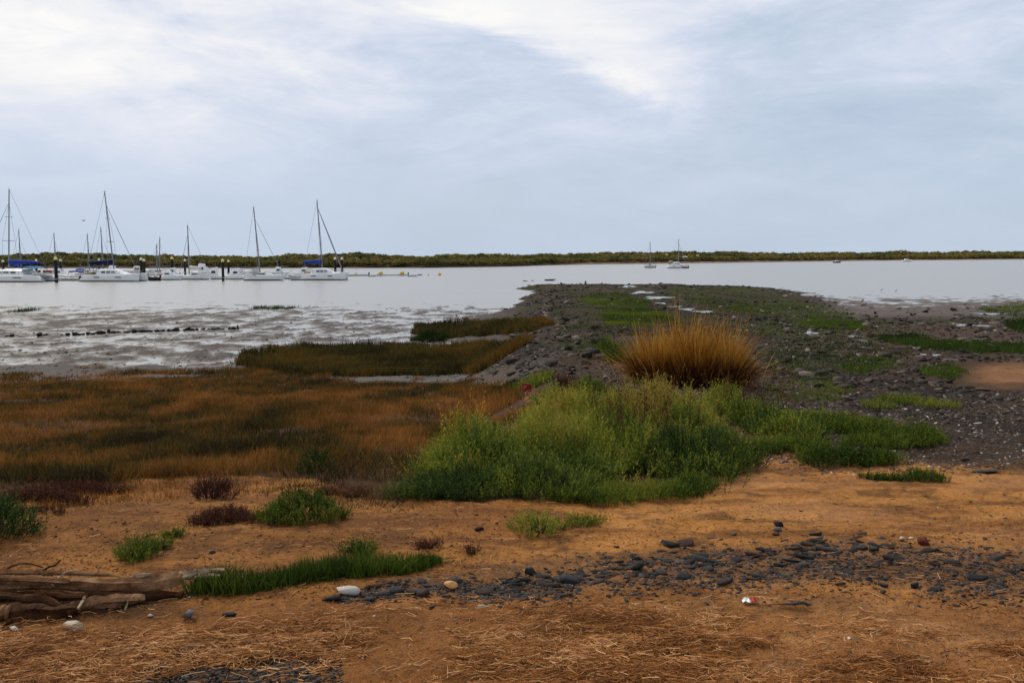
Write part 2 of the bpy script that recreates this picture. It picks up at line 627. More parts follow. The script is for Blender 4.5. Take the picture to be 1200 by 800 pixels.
M['greyhull'] = pmat('grey_gelcoat', (0.42, 0.43, 0.45), 0.4, 0.5, var=0.12, scale=0.8)
M['blue'] = pmat('blue_canvas', (0.02, 0.045, 0.27), 0.85, 0.2, var=0.3, scale=2)
M['navy'] = pmat('navy_canvas', (0.008, 0.012, 0.05), 0.85, 0.2, var=0.3, scale=2)
M['teal'] = pmat('teal_canvas', (0.03, 0.17, 0.33), 0.85, 0.2, var=0.3, scale=2)
M['red'] = pmat('red_cloth', (0.50, 0.035, 0.03), 0.8, 0.2, var=0.3, scale=3)
M['redbag'] = pmat('faded_red_plastic', (0.24, 0.025, 0.025), 0.6, 0.3, var=0.4, scale=8)
M['tan'] = pmat('tan_canvas', (0.42, 0.30, 0.17), 0.85, 0.2, var=0.25, scale=2)
M['glass'] = pmat('dark_glass', (0.015, 0.018, 0.022), 0.1, 0.6, var=0.2)
M['mast'] = pmat('grey_spar', (0.20, 0.21, 0.22), 0.45, 0.5, 0.3, var=0.15)
M['wire'] = pmat('rigging_wire', (0.19, 0.20, 0.22), 0.5, 0.4, 0.0, var=0.1)
M['sail'] = pmat('furled_sail', (0.62, 0.60, 0.55), 0.8, 0.2, var=0.12)
M['antifoul'] = pmat('dark_antifoul', (0.02, 0.02, 0.025), 0.7, 0.3, var=0.3)
M['rubber'] = pmat('black_rubber', (0.014, 0.014, 0.015), 0.7, 0.3, var=0.2)
M['pile'] = pmat('tarred_pile', (0.012, 0.010, 0.012), 0.7, 0.3, var=0.4, scale=3)
M['cap'] = pmat('yellow_pile_cap', (0.74, 0.60, 0.22), 0.5, 0.4, var=0.15)
M['capw'] = pmat('pale_pile_cap', (0.80, 0.72, 0.50), 0.5, 0.4, var=0.15)
M['yellow'] = pmat('yellow_plastic', (0.75, 0.46, 0.05), 0.5, 0.4, var=0.15)
M['orange'] = pmat('orange_plastic', (0.80, 0.36, 0.05), 0.5, 0.4, var=0.15)
M['drift'] = pmat('driftwood', (0.21, 0.092, 0.038), 0.95, 0.1, var=0.6, scale=14, bump=1.0, bscale=50, col2=(0.42, 0.23, 0.115))
M['drift_dark'] = pmat('wet_driftwood', (0.045, 0.020, 0.009), 0.9, 0.1, var=0.5, scale=14, bump=1.0, bscale=50, col2=(0.14, 0.058, 0.022))
M['drift_pale'] = pmat('bleached_driftwood', (0.36, 0.23, 0.13), 0.95, 0.1, var=0.5, scale=13, bump=0.8, bscale=45, col2=(0.60, 0.46, 0.32))
M['palestone'] = pmat('pale_stone', (0.55, 0.46, 0.35), 0.85, 0.3, var=0.35, scale=9, bump=0.6, bscale=25)
M['whitestone'] = pmat('white_stone', (0.62, 0.57, 0.50), 0.85, 0.3, var=0.25, scale=9, bump=0.6, bscale=25)
M['orangestone'] = pmat('orange_stone', (0.55, 0.26, 0.08), 0.6, 0.4, var=0.25, scale=9, bump=0.2, bscale=25)
M['greystone'] = pmat('grey_stone', (0.13, 0.12, 0.11), 0.85, 0.3, var=0.35, scale=9, bump=0.6, bscale=25)
M['clod'] = stone_mat('sand_clod', [(0.0, (0.10, 0.040, 0.014)), (0.5, (0.20, 0.080, 0.026)), (0.85, (0.30, 0.125, 0.042)), (1.0, (0.05, 0.028, 0.016))], 0.95)
M['mudlump'] = stone_mat('mud_lump', [(0.0, (0.020, 0.015, 0.011)), (0.6, (0.042, 0.031, 0.023)), (1.0, (0.06, 0.045, 0.033))], 0.7)
M['brick'] = pmat('red_brick', (0.17, 0.035, 0.022), 0.9, 0.2, var=0.35, scale=12, bump=0.7, bscale=40)
M['blackstone'] = pmat('black_stone', (0.014, 0.012, 0.012), 0.7, 0.35, var=0.4, scale=9, bump=0.7, bscale=25)
M['signboard'] = pmat('yellow_board', (0.72, 0.50, 0.12), 0.6, 0.3, var=0.1)
M['mud_dark'] = pmat('far_mud', (0.055, 0.038, 0.028), 0.9, 0.2, var=0.4, scale=0.3, coord='Object')

# ------------------------------------------------------------------ puddles on the spit
puddle_px = [(737, 336, 13, 2.0, -0.2), (752, 343, 14, 2.2, -0.35), (770, 349, 17, 2.4, -0.35), (775, 355.5, 6, 1.3, 0), (790, 360, 9, 2.2, -0.3), (805, 363.0, 9, 2.0, -0.2), (824, 365.5, 14, 1.8, 0.0),
             (950, 391, 9, 3.2, -0.55), (964, 386, 8, 1.6, -0.2), (1004, 395, 11, 2.2, 0), (1091, 417, 10, 2.6, -0.35), (1156, 403, 14, 1.8, 0), (1140, 382, 24, 2.0, -0.1), (1160, 368, 22, 1.5, 0)]
pp = []
for (a, b, rx, ry, rt) in puddle_px:
    g = gnd(a, b)
    D = CAMZ - g.z
    m_px = g.y / FPX
    pp.append((g.x, g.y, rx * m_px * .85, max(.62 * ry * m_px * g.y / D, 0.15), g.z + 0.02, rt * 0.6))
PUD += pp

# ------------------------------------------------------------------ the ground: one sheet, finer towards the camera
MARSH = [(-260, 600), (0, 588), (70, 578), (145, 570), (150, 562), (240, 562), (300, 562), (380, 566), (430, 580), (470, 592), (520, 560), (560, 510), (615, 470), (600, 455), (560, 450), (470, 447), (420, 446), (380, 440), (300, 428), (270, 430), (150, 436), (0, 440), (-260, 442)]
ISLE = [(279, 428), (330, 438), (420, 441), (560, 437), (640, 420), (657, 410), (640, 402), (500, 406), (350, 409), (285, 416)]
ISLE2 = [(484, 391), (520, 398), (560, 393), (642, 388), (646, 380), (600, 377), (520, 379), (488, 384)]


def ground_sheet():
    nu, nv = 620, 640
    ys = np.concatenate([np.linspace(-2, 2.9, 14), np.exp(np.linspace(math.log(3.0), math.log(290), nv))])
    us = np.linspace(-1, 1, nu)
    us = np.sign(us) * (0.62 * np.abs(us) + 0.5 * np.abs(us) ** 4)
    U, Y = np.meshgrid(us, ys)
    X = U * (Y + 4.0)
    Z = H(X, Y)
    n, r = nu, len(ys)
    idx = np.arange(n * r).reshape(r, n)
    Q = np.stack([idx[:-1, :-1], idx[:-1, 1:], idx[1:, 1:], idx[1:, :-1]], -1).reshape(-1, 4)
    x, y, z = X.ravel(), Y.ravel(), Z.ravel()
    zs = H(x, y, False, False)
    px, py = proj(x, y, np.maximum(zs, 0))
    wob = fbm(x * 0.35, y * 0.35, 61, 4) * 14 * np.clip(12 / np.maximum(y, 4), 0.2, 1.6)
    wob2 = fbm(x * 1.2, y * 1.2, 63, 4)
    pxw, pyw = px + wob * 2, py + wob
    sand = np.array([0.44, 0.187, 0.045])
    col = np.tile(sand, (len(x), 1))
    wet = np.zeros(len(x))

    def lay(c, m):
        nonlocal col
        m = np.clip(m, 0, 1)[:, None]
        col = col * (1 - m) + np.array(c) * m
    lay((0.25, 0.095, 0.024), sstep(fbm(x * 0.7, y * 0.7, 71, 4), -0.1, 0.5) * 0.8)
    lay((0.17, 0.066, 0.017), (1 - sstep(px, 250, 760)) * 0.66 * (0.72 + 0.9 * fbm(x * 1.1, y * 1.1, 72, 4)))
    streak = fbm(x * 1.1 + 2 * fbm(x * .8, y * .8, 3, 2), y * 6.0, 76, 4, .6)
    lay((0.15, 0.058, 0.018), sstep(streak, 0.05, 0.45) * 0.75)
    lay((0.48, 0.25, 0.090), sstep(-streak, 0.12, 0.5) * 0.5 * sstep(px, 450, 800))
    lay((0.12, 0.052, 0.018), sstep(fbm(x * 4.2, y * 4.2, 78, 4, .65), 0.12, 0.45) * 0.7)
    lay((0.43, 0.20, 0.075), sstep(px, 560, 900) * sstep(py, 640, 560) * 0.0 + sstep(px, 700, 900) * 0.6 * sstep(fbm(x * 0.9, y * 1.5, 75, 3), -0.25, 0.35))
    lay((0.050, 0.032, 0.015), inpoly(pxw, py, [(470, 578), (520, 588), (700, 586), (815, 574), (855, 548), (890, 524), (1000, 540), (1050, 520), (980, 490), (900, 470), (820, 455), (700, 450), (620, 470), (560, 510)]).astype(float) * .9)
    # reed litter soil, damp foreground, painted shade under the driftwood
    lit = sstep(pyw, 690, 715)
    lay((0.25, 0.100, 0.028), lit * (0.75 - 0.65 * sstep(px, 640, 900) * sstep(wob2, -0.1, 0.2)))
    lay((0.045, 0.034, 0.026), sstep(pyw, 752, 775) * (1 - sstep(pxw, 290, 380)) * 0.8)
    lay((0.030, 0.018, 0.011), np.exp(-(((px - 60) / 150) ** 4 + ((py - 706) / 19) ** 4)) * 0.95)  # shade in the gap below the driftwood pile, put into the ground colour
    # shingle band
    bc = np.interp(px, [380, 480, 600, 700, 800, 950, 1100, 1200], [700, 690, 682, 672, 660, 658, 662, 668])
    bw = np.interp(px, [380, 480, 600, 700, 800, 950, 1100, 1200], [6, 10, 18, 22, 24, 26, 28, 28])
    band = 1 - sstep(np.abs(pyw - bc) / bw, 0.6, 1.3)
    lay((0.105, 0.060, 0.034), band * 0.60 * sstep(px, 400, 480))
    lay((0.055, 0.040, 0.031), sstep(y, 34, 38))
    # pebbly apron on the right and the rubble of the causeway
    bnd = np.interp(px, [560, 600, 640, 700, 800, 900, 960, 1060, 1130, 1200], [440, 462, 466, 470, 480, 505, 520, 545, 548, 552])
    rub = 1 - sstep(pyw + 22 * wob2, bnd - 26, bnd + 24)
    rub = rub * sstep(pxw, 560, 625)
    lay((0.034, 0.021, 0.013), rub * 0.95)
    lay((0.058, 0.037, 0.024), rub * sstep(fbm(x * 0.3, y * 0.2, 83, 4), 0.0, 0.4) * 0.8)
    lay((0.017, 0.012, 0.008), rub * sstep(fbm(x * 0.5, y * 0.3, 87, 4), 0.0, 0.4) * 0.8)
    lay((0.026, 0.030, 0.007), rub * sstep(fbm(x * 0.14, y * 0.10, 89, 4), 0.02, 0.3) * sstep(y, 20, 28) * 0.7)
    lay((0.26, 0.125, 0.055), np.exp(-(((px - 1185) / 50) ** 2 + ((py - 441) / 13) ** 2) ** 2) * 0.9)
    lay((0.085, 0.052, 0.034), np.exp(-(((px - 1090) / 160) ** 2 + ((py - 395) / 16) ** 2) ** 2) * 0.7)
    # mud flats
    mudl = sstep(y, 34, 38) * (1 - sstep(pxw, 560, 625))
    lay((0.043, 0.031, 0.023), mudl)
    mudr = sstep(y, 66, 84) * sstep(pxw, 940, 1010)
    lay((0.085, 0.062, 0.050), mudr)
    inlet = inpoly(pxw, pyw, [(410, 446), (430, 440), (520, 438), (640, 418), (665, 405), (650, 430), (620, 452), (560, 452), (470, 450)])
    lay((0.055, 0.039, 0.028), inlet * 0.95)
    low = 1 - sstep(z, 0.0, 0.06)
    wet = np.clip(mudl * (0.30 + 0.75 * low) + mudr * (0.3 + .6 * low) + inlet * 0.15, 0, 1)
    inm = inpoly(pxw, pyw, MARSH).astype(float)
    lay((0.060, 0.028, 0.013), inm * 0.95)
    lay((0.19, 0.08, 0.03), inm * np.exp(-(((px - 35) / 45) ** 2 + ((py - 540) / 8) ** 2) ** 2))
    lay((0.028, 0.020, 0.014), inpoly(px, py, ISLE) | inpoly(px, py, ISLE2))
    # under the water
    lay((0.06, 0.05, 0.042), sstep(-z, 0.02, 0.2))
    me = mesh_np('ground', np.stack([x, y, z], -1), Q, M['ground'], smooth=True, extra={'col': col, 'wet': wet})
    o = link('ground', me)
    o['kind'] = 'structure'


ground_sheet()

# water
mb = MB()
mb.add([(-7000, 20, 0), (7000, 20, 0), (7000, 9000, 0), (-7000, 9000, 0)], [(0, 1, 2, 3)])
o = mb.build('water', M['water'])
o['kind'] = 'structure'
for (x, y, rx, ry, z, rt) in PUD:
    mb = MB()
    n = 22
    ring = []
    for j in range(n):
        a = 2 * math.pi * j / n
        r = 1.0 + 0.34 * math.sin(3 * a + x) + 0.22 * math.sin(5 * a + y) + random.uniform(-.2, .2)
        qx, qy = rx * r * math.cos(a), ry * r * math.sin(a)
        ring.append((x + qx * math.cos(rt) - qy * math.sin(rt), y + qx * math.sin(rt) + qy * math.cos(rt), z))
    mb.add(ring, [tuple(range(n))])
    o = mb.build('puddle', M['pool'])
    o['kind'] = 'structure'

# ------------------------------------------------------------------ the far shore
SH_PX = np.array([-700, -300, 0, 300, 500, 600, 640, 700, 760, 850, 1000, 1200, 1500, 1900])
SH_PY = np.array([314, 314, 314, 314, 313.8, 312.3, 310.8, 309.6, 309.0, 307.8, 305.6, 303.9, 303.3, 303])


def shore_y(px):
    return CAMZ / np.tan(PITCH + np.arctan((np.interp(px, SH_PX, SH_PY) - 400) / FPX))


def far_shore():
    pxs = np.linspace(-700, 1900, 420)
    base = shore_y(pxs)
    fr = np.array([0, 0.004, 0.012, 0.03, 0.1, 0.4, 1.5])
    zz_ = np.array([-0.4, 0.35, 0.9, 1.1, 1.4, 1.6, 1.8])
    V = []
    for i, f in enumerate(fr):
        yy = base * (1 + f) + (fbm(pxs * 0.03, pxs * 0 + i, 91, 3) * 6 if 0 < i < 4 else 0)
        V.append(np.stack([(pxs - 600) / FPX * yy, yy, np.full_like(yy, zz_[i])], -1))
    V = np.concatenate(V)
    n, r = len(pxs), len(fr)
    idx = np.arange(n * r).reshape(r, n)
    Q = np.stack([idx[:-1, :-1], idx[:-1, 1:], idx[1:, 1:], idx[1:, :-1]], -1).reshape(-1, 4)
    px = np.tile(pxs, r)
    row = np.repeat(np.arange(r), n)
    k = sstep(px + fbm(px * 0.02, px * 0, 3, 3) * 80, 600, 680)[:, None]
    col = np.array([0.050, 0.032, 0.022]) * (1 - k) + np.array([0.36, 0.21, 0.15]) * k
    g = (row >= 3)[:, None]
    col = np.where(g, np.array([0.06, 0.055, 0.022]), col)
    me = mesh_np('far_shore', V, Q, M['ground'], smooth=True, extra={'col': col, 'wet': np.zeros(len(V))})
    o = link('far_shore', me)
    o['kind'] = 'structure'


far_shore()


def leafballs(C, R, k, size, tint, flat=0.8, seed=1):
    """crowns of k loose leaf triangles round each centre"""
    g = np.random.default_rng(seed)
    n = len(C)
    d = g.normal(size=(n, k, 3))
    d /= np.linalg.norm(d, axis=2, keepdims=True)
    d[:, :, 2] = np.where(d[:, :, 2] < -0.5, -d[:, :, 2], d[:, :, 2])
    r = R[:, None, None] * (0.55 + 0.5 * g.random((n, k, 1)))
    P = C[:, None, :] + d * r * np.array([1, 1, flat])
    s = (size[:, None, None]) * (0.6 + 0.8 * g.random((n, k, 1)))
    a = g.normal(size=(n, k, 3))
    a -= 0.6 * d * (a * d).sum(2, keepdims=True)
    a /= np.linalg.norm(a, axis=2, keepdims=True)
    b = np.cross(d, a)
    b /= np.maximum(np.linalg.norm(b, axis=2, keepdims=True), 1e-6)
    V = np.stack([P - a * s * .5 - b * s * .35, P + a * s * .5 - b * s * .3, P + b * s * .6], 2).reshape(-1, 3)
    T = np.arange(len(V)).reshape(-1, 3)
    ti = np.repeat(np.clip(tint[:, None] + g.normal(size=(n, k)) * 0.12, 0, 1).ravel(), 3)
    return V, T, ti


def forest():
    g = np.random.default_rng(3)
    n = 5200
    px = g.uniform(-160, 1360, n)
    Y0 = shore_y(px)
    dep = g.random(n) ** 1.5
    far = sstep(px, 560, 1200)
    Y = Y0 * (1.012 + (0.16 - 0.02 * far) * dep)
    f = Y / FPX
    # crown tops as the photograph shows them, in pixels above the waterline
    tops = np.interp(px, [-160, 0, 30, 70, 140, 200, 300, 350, 420, 480, 560, 640, 730, 800, 870, 940, 1100, 1360], [15.5, 15.5, 17, 17, 16, 14.5, 13, 16, 17.3, 13.4, 14.5, 13, 13.8, 14.7, 11.6, 10.2, 9.8, 9.8])
    hm = (tops + 2.2 * fbm(px * 0.05, px * 0, 8, 3) + g.normal(size=n) * 0.7) * Y0 / FPX
    hm = hm * (0.42 + 0.58 * sstep(dep, 0.0, 0.55))
    R = (1.0 + 1.0 * g.random(n)) * np.clip(f / 0.42, 0.8, 2.2)
    z = np.maximum(hm - R * 0.8, R * 0.6 + 0.4)
    X = (px - 600) / FPX * Y
    C = np.stack([X, Y, z], -1)
    tint = np.clip(0.58 + 0.6 * fbm(px * 0.04, dep * 6, 12, 3) - 0.16 * dep + g.normal(size=n) * 0.1, 0, 1)
    V, T, ti = leafballs(C, R, 64, R * 0.42, tint, 0.8, 5)
    # skirt of low growth down to the mud
    m = 2600
    px2 = g.uniform(-160, 1360, m)
    Y2 = shore_y(px2) * (1.010 + 0.01 * g.random(m))
    R2 = (0.7 + 0.5 * g.random(m)) * np.clip(Y2 / FPX / 0.42, 0.8, 2.2)
    C2 = np.stack([(px2 - 600) / FPX * Y2, Y2, 1.3 + R2 * (0.3 + g.random(m))], -1)
    t2 = np.clip(0.45 + 0.5 * fbm(px2 * 0.06, px2 * 0, 14, 3) + g.normal(size=m) * 0.1, 0, 1)
    P2 = leafballs(C2, R2, 40, R2 * 0.45, t2, 0.8, 6)
    V, T, ti = cat_meshes([(V, T, ti), P2])
    o = link('mangrove_forest', mesh_np('mangrove_forest', V, T, M['forest'], ti))
    tag(o, 'long low belt of olive green mangroves along the far shore', 'forest', None, 'stuff')
    # the trees that stand out of the belt one by one
    for i, (a, top, r) in enumerate([(74, 295.5, 8), (22, 297, 8), (100, 298, 6), (148, 299, 6), (251, 302, 5), (313, 301, 6), (337, 299.5, 7), (351, 297.5, 8), (386, 299, 7), (426, 296.5, 9), (448, 298.5, 7), (520, 299, 7), (562, 297, 7), (726, 295.5, 8), (792, 294, 8), (835, 296, 7)]):
        y = float(shore_y(a)) * 1.085
        f_ = y / FPX
        ztop = CAMZ + (299.3 - top) * f_
        rr = r * f_
        e = empty('mangrove_tree', ((a - 600) * f_, y, 1.2), 'dark rounded tree crown rising above the belt of far mangroves', 'tree', 'taller trees in the far mangrove belt')
        C = np.array([[g.uniform(-.5, .5) * rr, g.uniform(-.5, .5) * rr, ztop - 1.2 - rr * 0.55 + g.uniform(-.25, .1) * rr] for _ in range(6)])
        V, T, ti = leafballs(C, np.full(6, rr * 0.6), 110, np.full(6, 0.75), np.full(6, 0.28), 0.8, 20 + i)
        link('crown', mesh_np('crown', V, T, M['forest'], ti), e)
        mb = MB()
        mb.tube([(0, 0, -0.6), (0.1, 0, (ztop - 1) * 0.5), (-.2, 0.1, ztop - 1.2 - rr * 0.4)], [.22, .16, .07], 6)
        mb.tube([(0.1, 0, (ztop - 1) * 0.45), (rr * .5, .3, ztop - 1.2 - rr * 0.5)], [.1, .04], 5)
        mb.build('trunk', M['bark'], e)


forest()

# ------------------------------------------------------------------ boats
def hull_rings(L, B, F, full=0.75, rake=0.08, draft=0.4, yo=0.0, n=12, plumb=False):
    R = []
    for i in range(n + 1):
        s = i / n
        if s < 0.42:
            b = B / 2 * (full + (1 - full) * math.sin(s / 0.42 * math.pi / 2))
        else:
            b = B / 2 * max(0.03, (1 - ((s - 0.42) / 0.58) ** 2.2)) ** 0.75
        sh = F * (0.86 + 0.28 * max(0, (s - 0.3)) ** 2 / 0.49)
        ring = []
        for (ky, kz) in ((0, -draft), (0.55, -draft * 0.6), (0.92, 0.25 * F), (1.0, sh), (0.96, sh + 0.02), (0, sh + 0.08)):
            z = kz
            x = (s - 0.5) * L
            x += rake * L * (z / F) * s ** 4 - (0.05 * L * (1 - z / F) * -1 if False else 0)
            if s < 0.2:
                x += (0.2 - s) / 0.2 * 0.10 * L * min(1, max(0, z / F)) * (0 if plumb else 1)
            ring.append((x, ky * b, z))
        full_ring = [(x, y + yo, z) for (x, y, z) in ring] + [(x, -y + yo, z) for (x, y, z) in reversed(ring[1:-1])]
        R.append(full_ring)
    return R


def rig(root, mx, zb, H_, rake, bowx, bow_z, sternx, zdeck, cover, covlen, genoa=False, stay=0.06, boomz=None, half=1.4):
    """mast with its boom, sail cover and stays: x forward"""
    top = (mx - rake, 0, H_)
    mb = MB()
    mb.tube([(mx, 0, zb), (mx - rake * .5, 0, zb + (H_ - zb) * .5), top], [0.13, 0.12, 0.10], 7)
    mast = mb.build('mast', M['mast'], root)
    zs_ = zb + (H_ - zb) * .36
    xs_ = mx - rake * .36
    for (x_, z_, w_, r_) in ((xs_, zs_, half * .75, .05), (xs_ - rake * .3, zb + (H_ - zb) * .66, half * .5, .04)):
        mb = MB()
        mb.tube([(x_, -w_, z_), (x_, w_, z_)], r_, 5)
        mb.build('spreader', M['mast'], mast)
    mb = MB()
    mb.tube([(top[0] - .25, 0, H_ + .05), (top[0] + .25, 0, H_ + .05)], .03, 5)
    mb.tube([(top[0], 0, H_), (top[0], 0, H_ + .5)], .025, 5)
    mb.build('masthead', M['mast'], mast)
    zf = zb + (H_ - zb) * (0.84 if not genoa else 0.9)
    xf = mx - rake * (0.84 if not genoa else 0.9)
    mb = MB()
    mb.tube([(xf, 0, zf), ((xf * .5 + bowx * .5), 0, (zf + bow_z) / 2), (bowx, 0, bow_z)], [stay * .6, stay, stay * .7] if not genoa else [.06, .14, .10], 6)
    mb.build('forestay', M['wire'] if not genoa else M['mast'], root)
    mb = MB()
    mb.tube([top, (sternx, 0, zdeck + .3)], .025, 5)
    mb.build('backstay', M['wire'], root)
    for sgn in (-1, 1):
        mb = MB()
        mb.tube([(xf, 0, zf), (xs_, sgn * half * .75, zs_), (mx - .3, sgn * half, zdeck)], .022, 5)
        mb.build('shroud', M['wire'], root)
    bz = boomz if boomz else zb + 1.0
    mb = MB()
    mb.tube([(mx - .1, 0, bz), (mx - covlen, 0, bz + .1)], .09, 6)
    boom = mb.build('boom', M['mast'], root)
    if cover:
        mb = MB()
        n = 7
        mb.tube([(mx - .12 - (covlen - .2) * i / n, 0, bz + .28 - .10 * i / n + .03 * math.sin(i * 2.1)) for i in range(n + 1)], [.34, .36, .33, .31, .28, .25, .22, .14], 8, 1.25)
        mb.build('sail_cover', M[cover], boom, True)
    return mast


def rails(root, pts, z, h=.6):
    mb = MB()
    mb.tube([(x, y, z + h) for x, y in pts], .03, 5)
    for x, y in pts:
        mb.tube([(x, y, z), (x, y, z + h)], .025, 5)
    mb.build('guard_rail', M['wire'], root)


def catamaran(px_stern, px_bow, py, mast_px, top_px, top_py, cover, label, covpx, bim=None, bimpx=0, genoa=False, seed=0, wins=3, redcloth=False):
    Yw = on_water(0, py).y
    mpp = (Yw * math.cos(PITCH) + CAMZ * math.sin(PITCH)) / FPX
    cx = (px_stern + px_bow) / 2
    p = on_water(cx, py)
    d = 1 if px_bow > px_stern else -1
    L = abs(px_bow - px_stern) * mpp
    e = empty('catamaran', p, label, 'catamaran', 'sailing boats moored along the marina', 0 if d > 0 else math.pi)
    F = 1.35
    B = L * 0.5
    for sgn in (-1, 1):
        mb = MB()
        mb.loft(hull_rings(L, 1.5, F, 0.7, 0.02, 0.35, sgn * (B / 2 - .75)))
        h = mb.build('hull', M['white'], e)
        mb = MB()
        mb.loft([[(x * 1.002, (y - sgn * (B / 2 - .75)) * 1.02 + sgn * (B / 2 - .75), min(z, 0.16)) for x, y, z in r] for r in hull_rings(L, 1.5, F, 0.7, 0.0, 0.35, sgn * (B / 2 - .75))])
        mb.build('waterline_stripe', M['antifoul'], h)
        for k in range(2):
            mb = MB()
            mb.box((L * (-.18 + .36 * k), sgn * (B / 2 + .0), F * .62), (L * .10, .05, .14))
            mb.build('porthole', M['glass'], h)
        for k in range(2):
            mb = MB()
            mb.box((-L * .5 + .25 + .38 * k, sgn * (B / 2 - .75), .38 + .27 * k), (.5, .9, .06))
            mb.build('transom_step', M['cream'], h)
    mb = MB()
    mb.box((-L * .03, 0, F * .80), (L * .62, B - 1.2, .5))
    mb.build('bridge_deck', M['white'], e)
    mb = MB()
    zc = F + .05
    prof_ = [(-L * .22, .35), (-L * .20, .95), (-L * .02, 1.05), (L * .06, .95), (L * .17, .42), (L * .26, .05)]
    rings = []
    for (x, z) in prof_:
        hw = (B * .34) * (1 if x < L * .05 else 0.86)
        rings.append([(x, -hw, zc - .3), (x, -hw * .96, zc + z * .7), (x, -hw * .78, zc + z), (x, hw * .78, zc + z), (x, hw * .96, zc + z * .7), (x, hw, zc - .3)])
    mb.loft(rings)
    cab = mb.build('cabin', M['white'], e)
    for sgn in (-1, 1):
        for k in range(wins):
            mb = MB()
            mb.box((-L * .10 + L * .085 * k, sgn * B * .342, zc + .38), (L * .065, .08, .26 - .04 * k), 0, .9, .3)
            mb.build('window', M['glass'], cab)
    mb = MB()
    mb.box((-L * .205, 0, zc + .45), (.06, B * .5, .6))
    mb.build('cabin_door', M['glass'], cab)
    mb = MB()
    mb.box((-L * .36, 0, F + .18), (L * .10, B * .55, .35))
    mb.build('cockpit_seat', M['tan' if not redcloth else 'cream'], e)
    if redcloth:
        mb = MB()
        mb.box((-L * .20 - 1.0, -B * .30, F + .55), (.5, .5, .45), .3)
        mb.box((-L * .37, -B * .30, F + .5), (1.6, .3, .45), .05)
        mb.build('lifejacket_pile', M['red'], e)
    mxl = (mast_px - cx) * mpp * d
    H_ = CAMZ + (299 - top_py) * mpp
    rk = (mast_px - top_px) * mpp * d
    bowz = F + .45
    rig(e, mxl, zc + .9, H_, rk, L * .42, bowz, -L * .45, F, cover, covpx * mpp, genoa, .055, zc + 2.0, B * .42)
    mb = MB()
    mb.tube([(L * .40, -B * .38, F + .1), (L * .42, 0, F + .3), (L * .40, B * .38, F + .1)], .10, 6)
    mb.build('crossbeam', M['mast'], e)
    mb = MB()
    mb.add([(L * .40, -B * .35, F), (L * .40, B * .35, F), (L * .26, B * .35, F - .04), (L * .26, -B * .35, F - .04)], [(0, 1, 2, 3)])
    mb.build('trampoline', M['rubber'], e)
    for sgn in (-1, 1):
        rails(e, [(-L * .44, sgn * (B / 2 - .2)), (-L * .2, sgn * (B / 2 - .12)), (0, sgn * (B / 2 - .12)), (L * .2, sgn * (B / 2 - .15)), (L * .42, sgn * (B / 2 - .5))], F)
    if bim:
        mb = MB()
        x0, x1 = -L * .20, -L * .20 - bimpx * mpp
        rings = []
        for i in range(6):
            x = x0 + (x1 - x0) * i / 5
            zt = zc + 1.55 - .10 * abs(i - 2.2)
            rings.append([(x, -B * .34, zt - .22), (x, -B * .2, zt), (x, B * .2, zt), (x, B * .34, zt - .22), (x, B * .32, zt - .27), (x, B * .2, zt - .06), (x, -B * .2, zt - .06), (x, -B * .32, zt - .27)])
        mb.loft(rings)
        bm_ = mb.build('bimini', M[bim], e)
        for x in (x0 - .1, (x0 + x1) / 2, x1 + .1):
            for sgn in (-1, 1):
                mb = MB()
                mb.tube([(x, sgn * B * .33, F), (x, sgn * B * .33, zc + 1.3)], .035, 5)
                mb.build('bimini_pole', M['mast'], bm_)
    return e


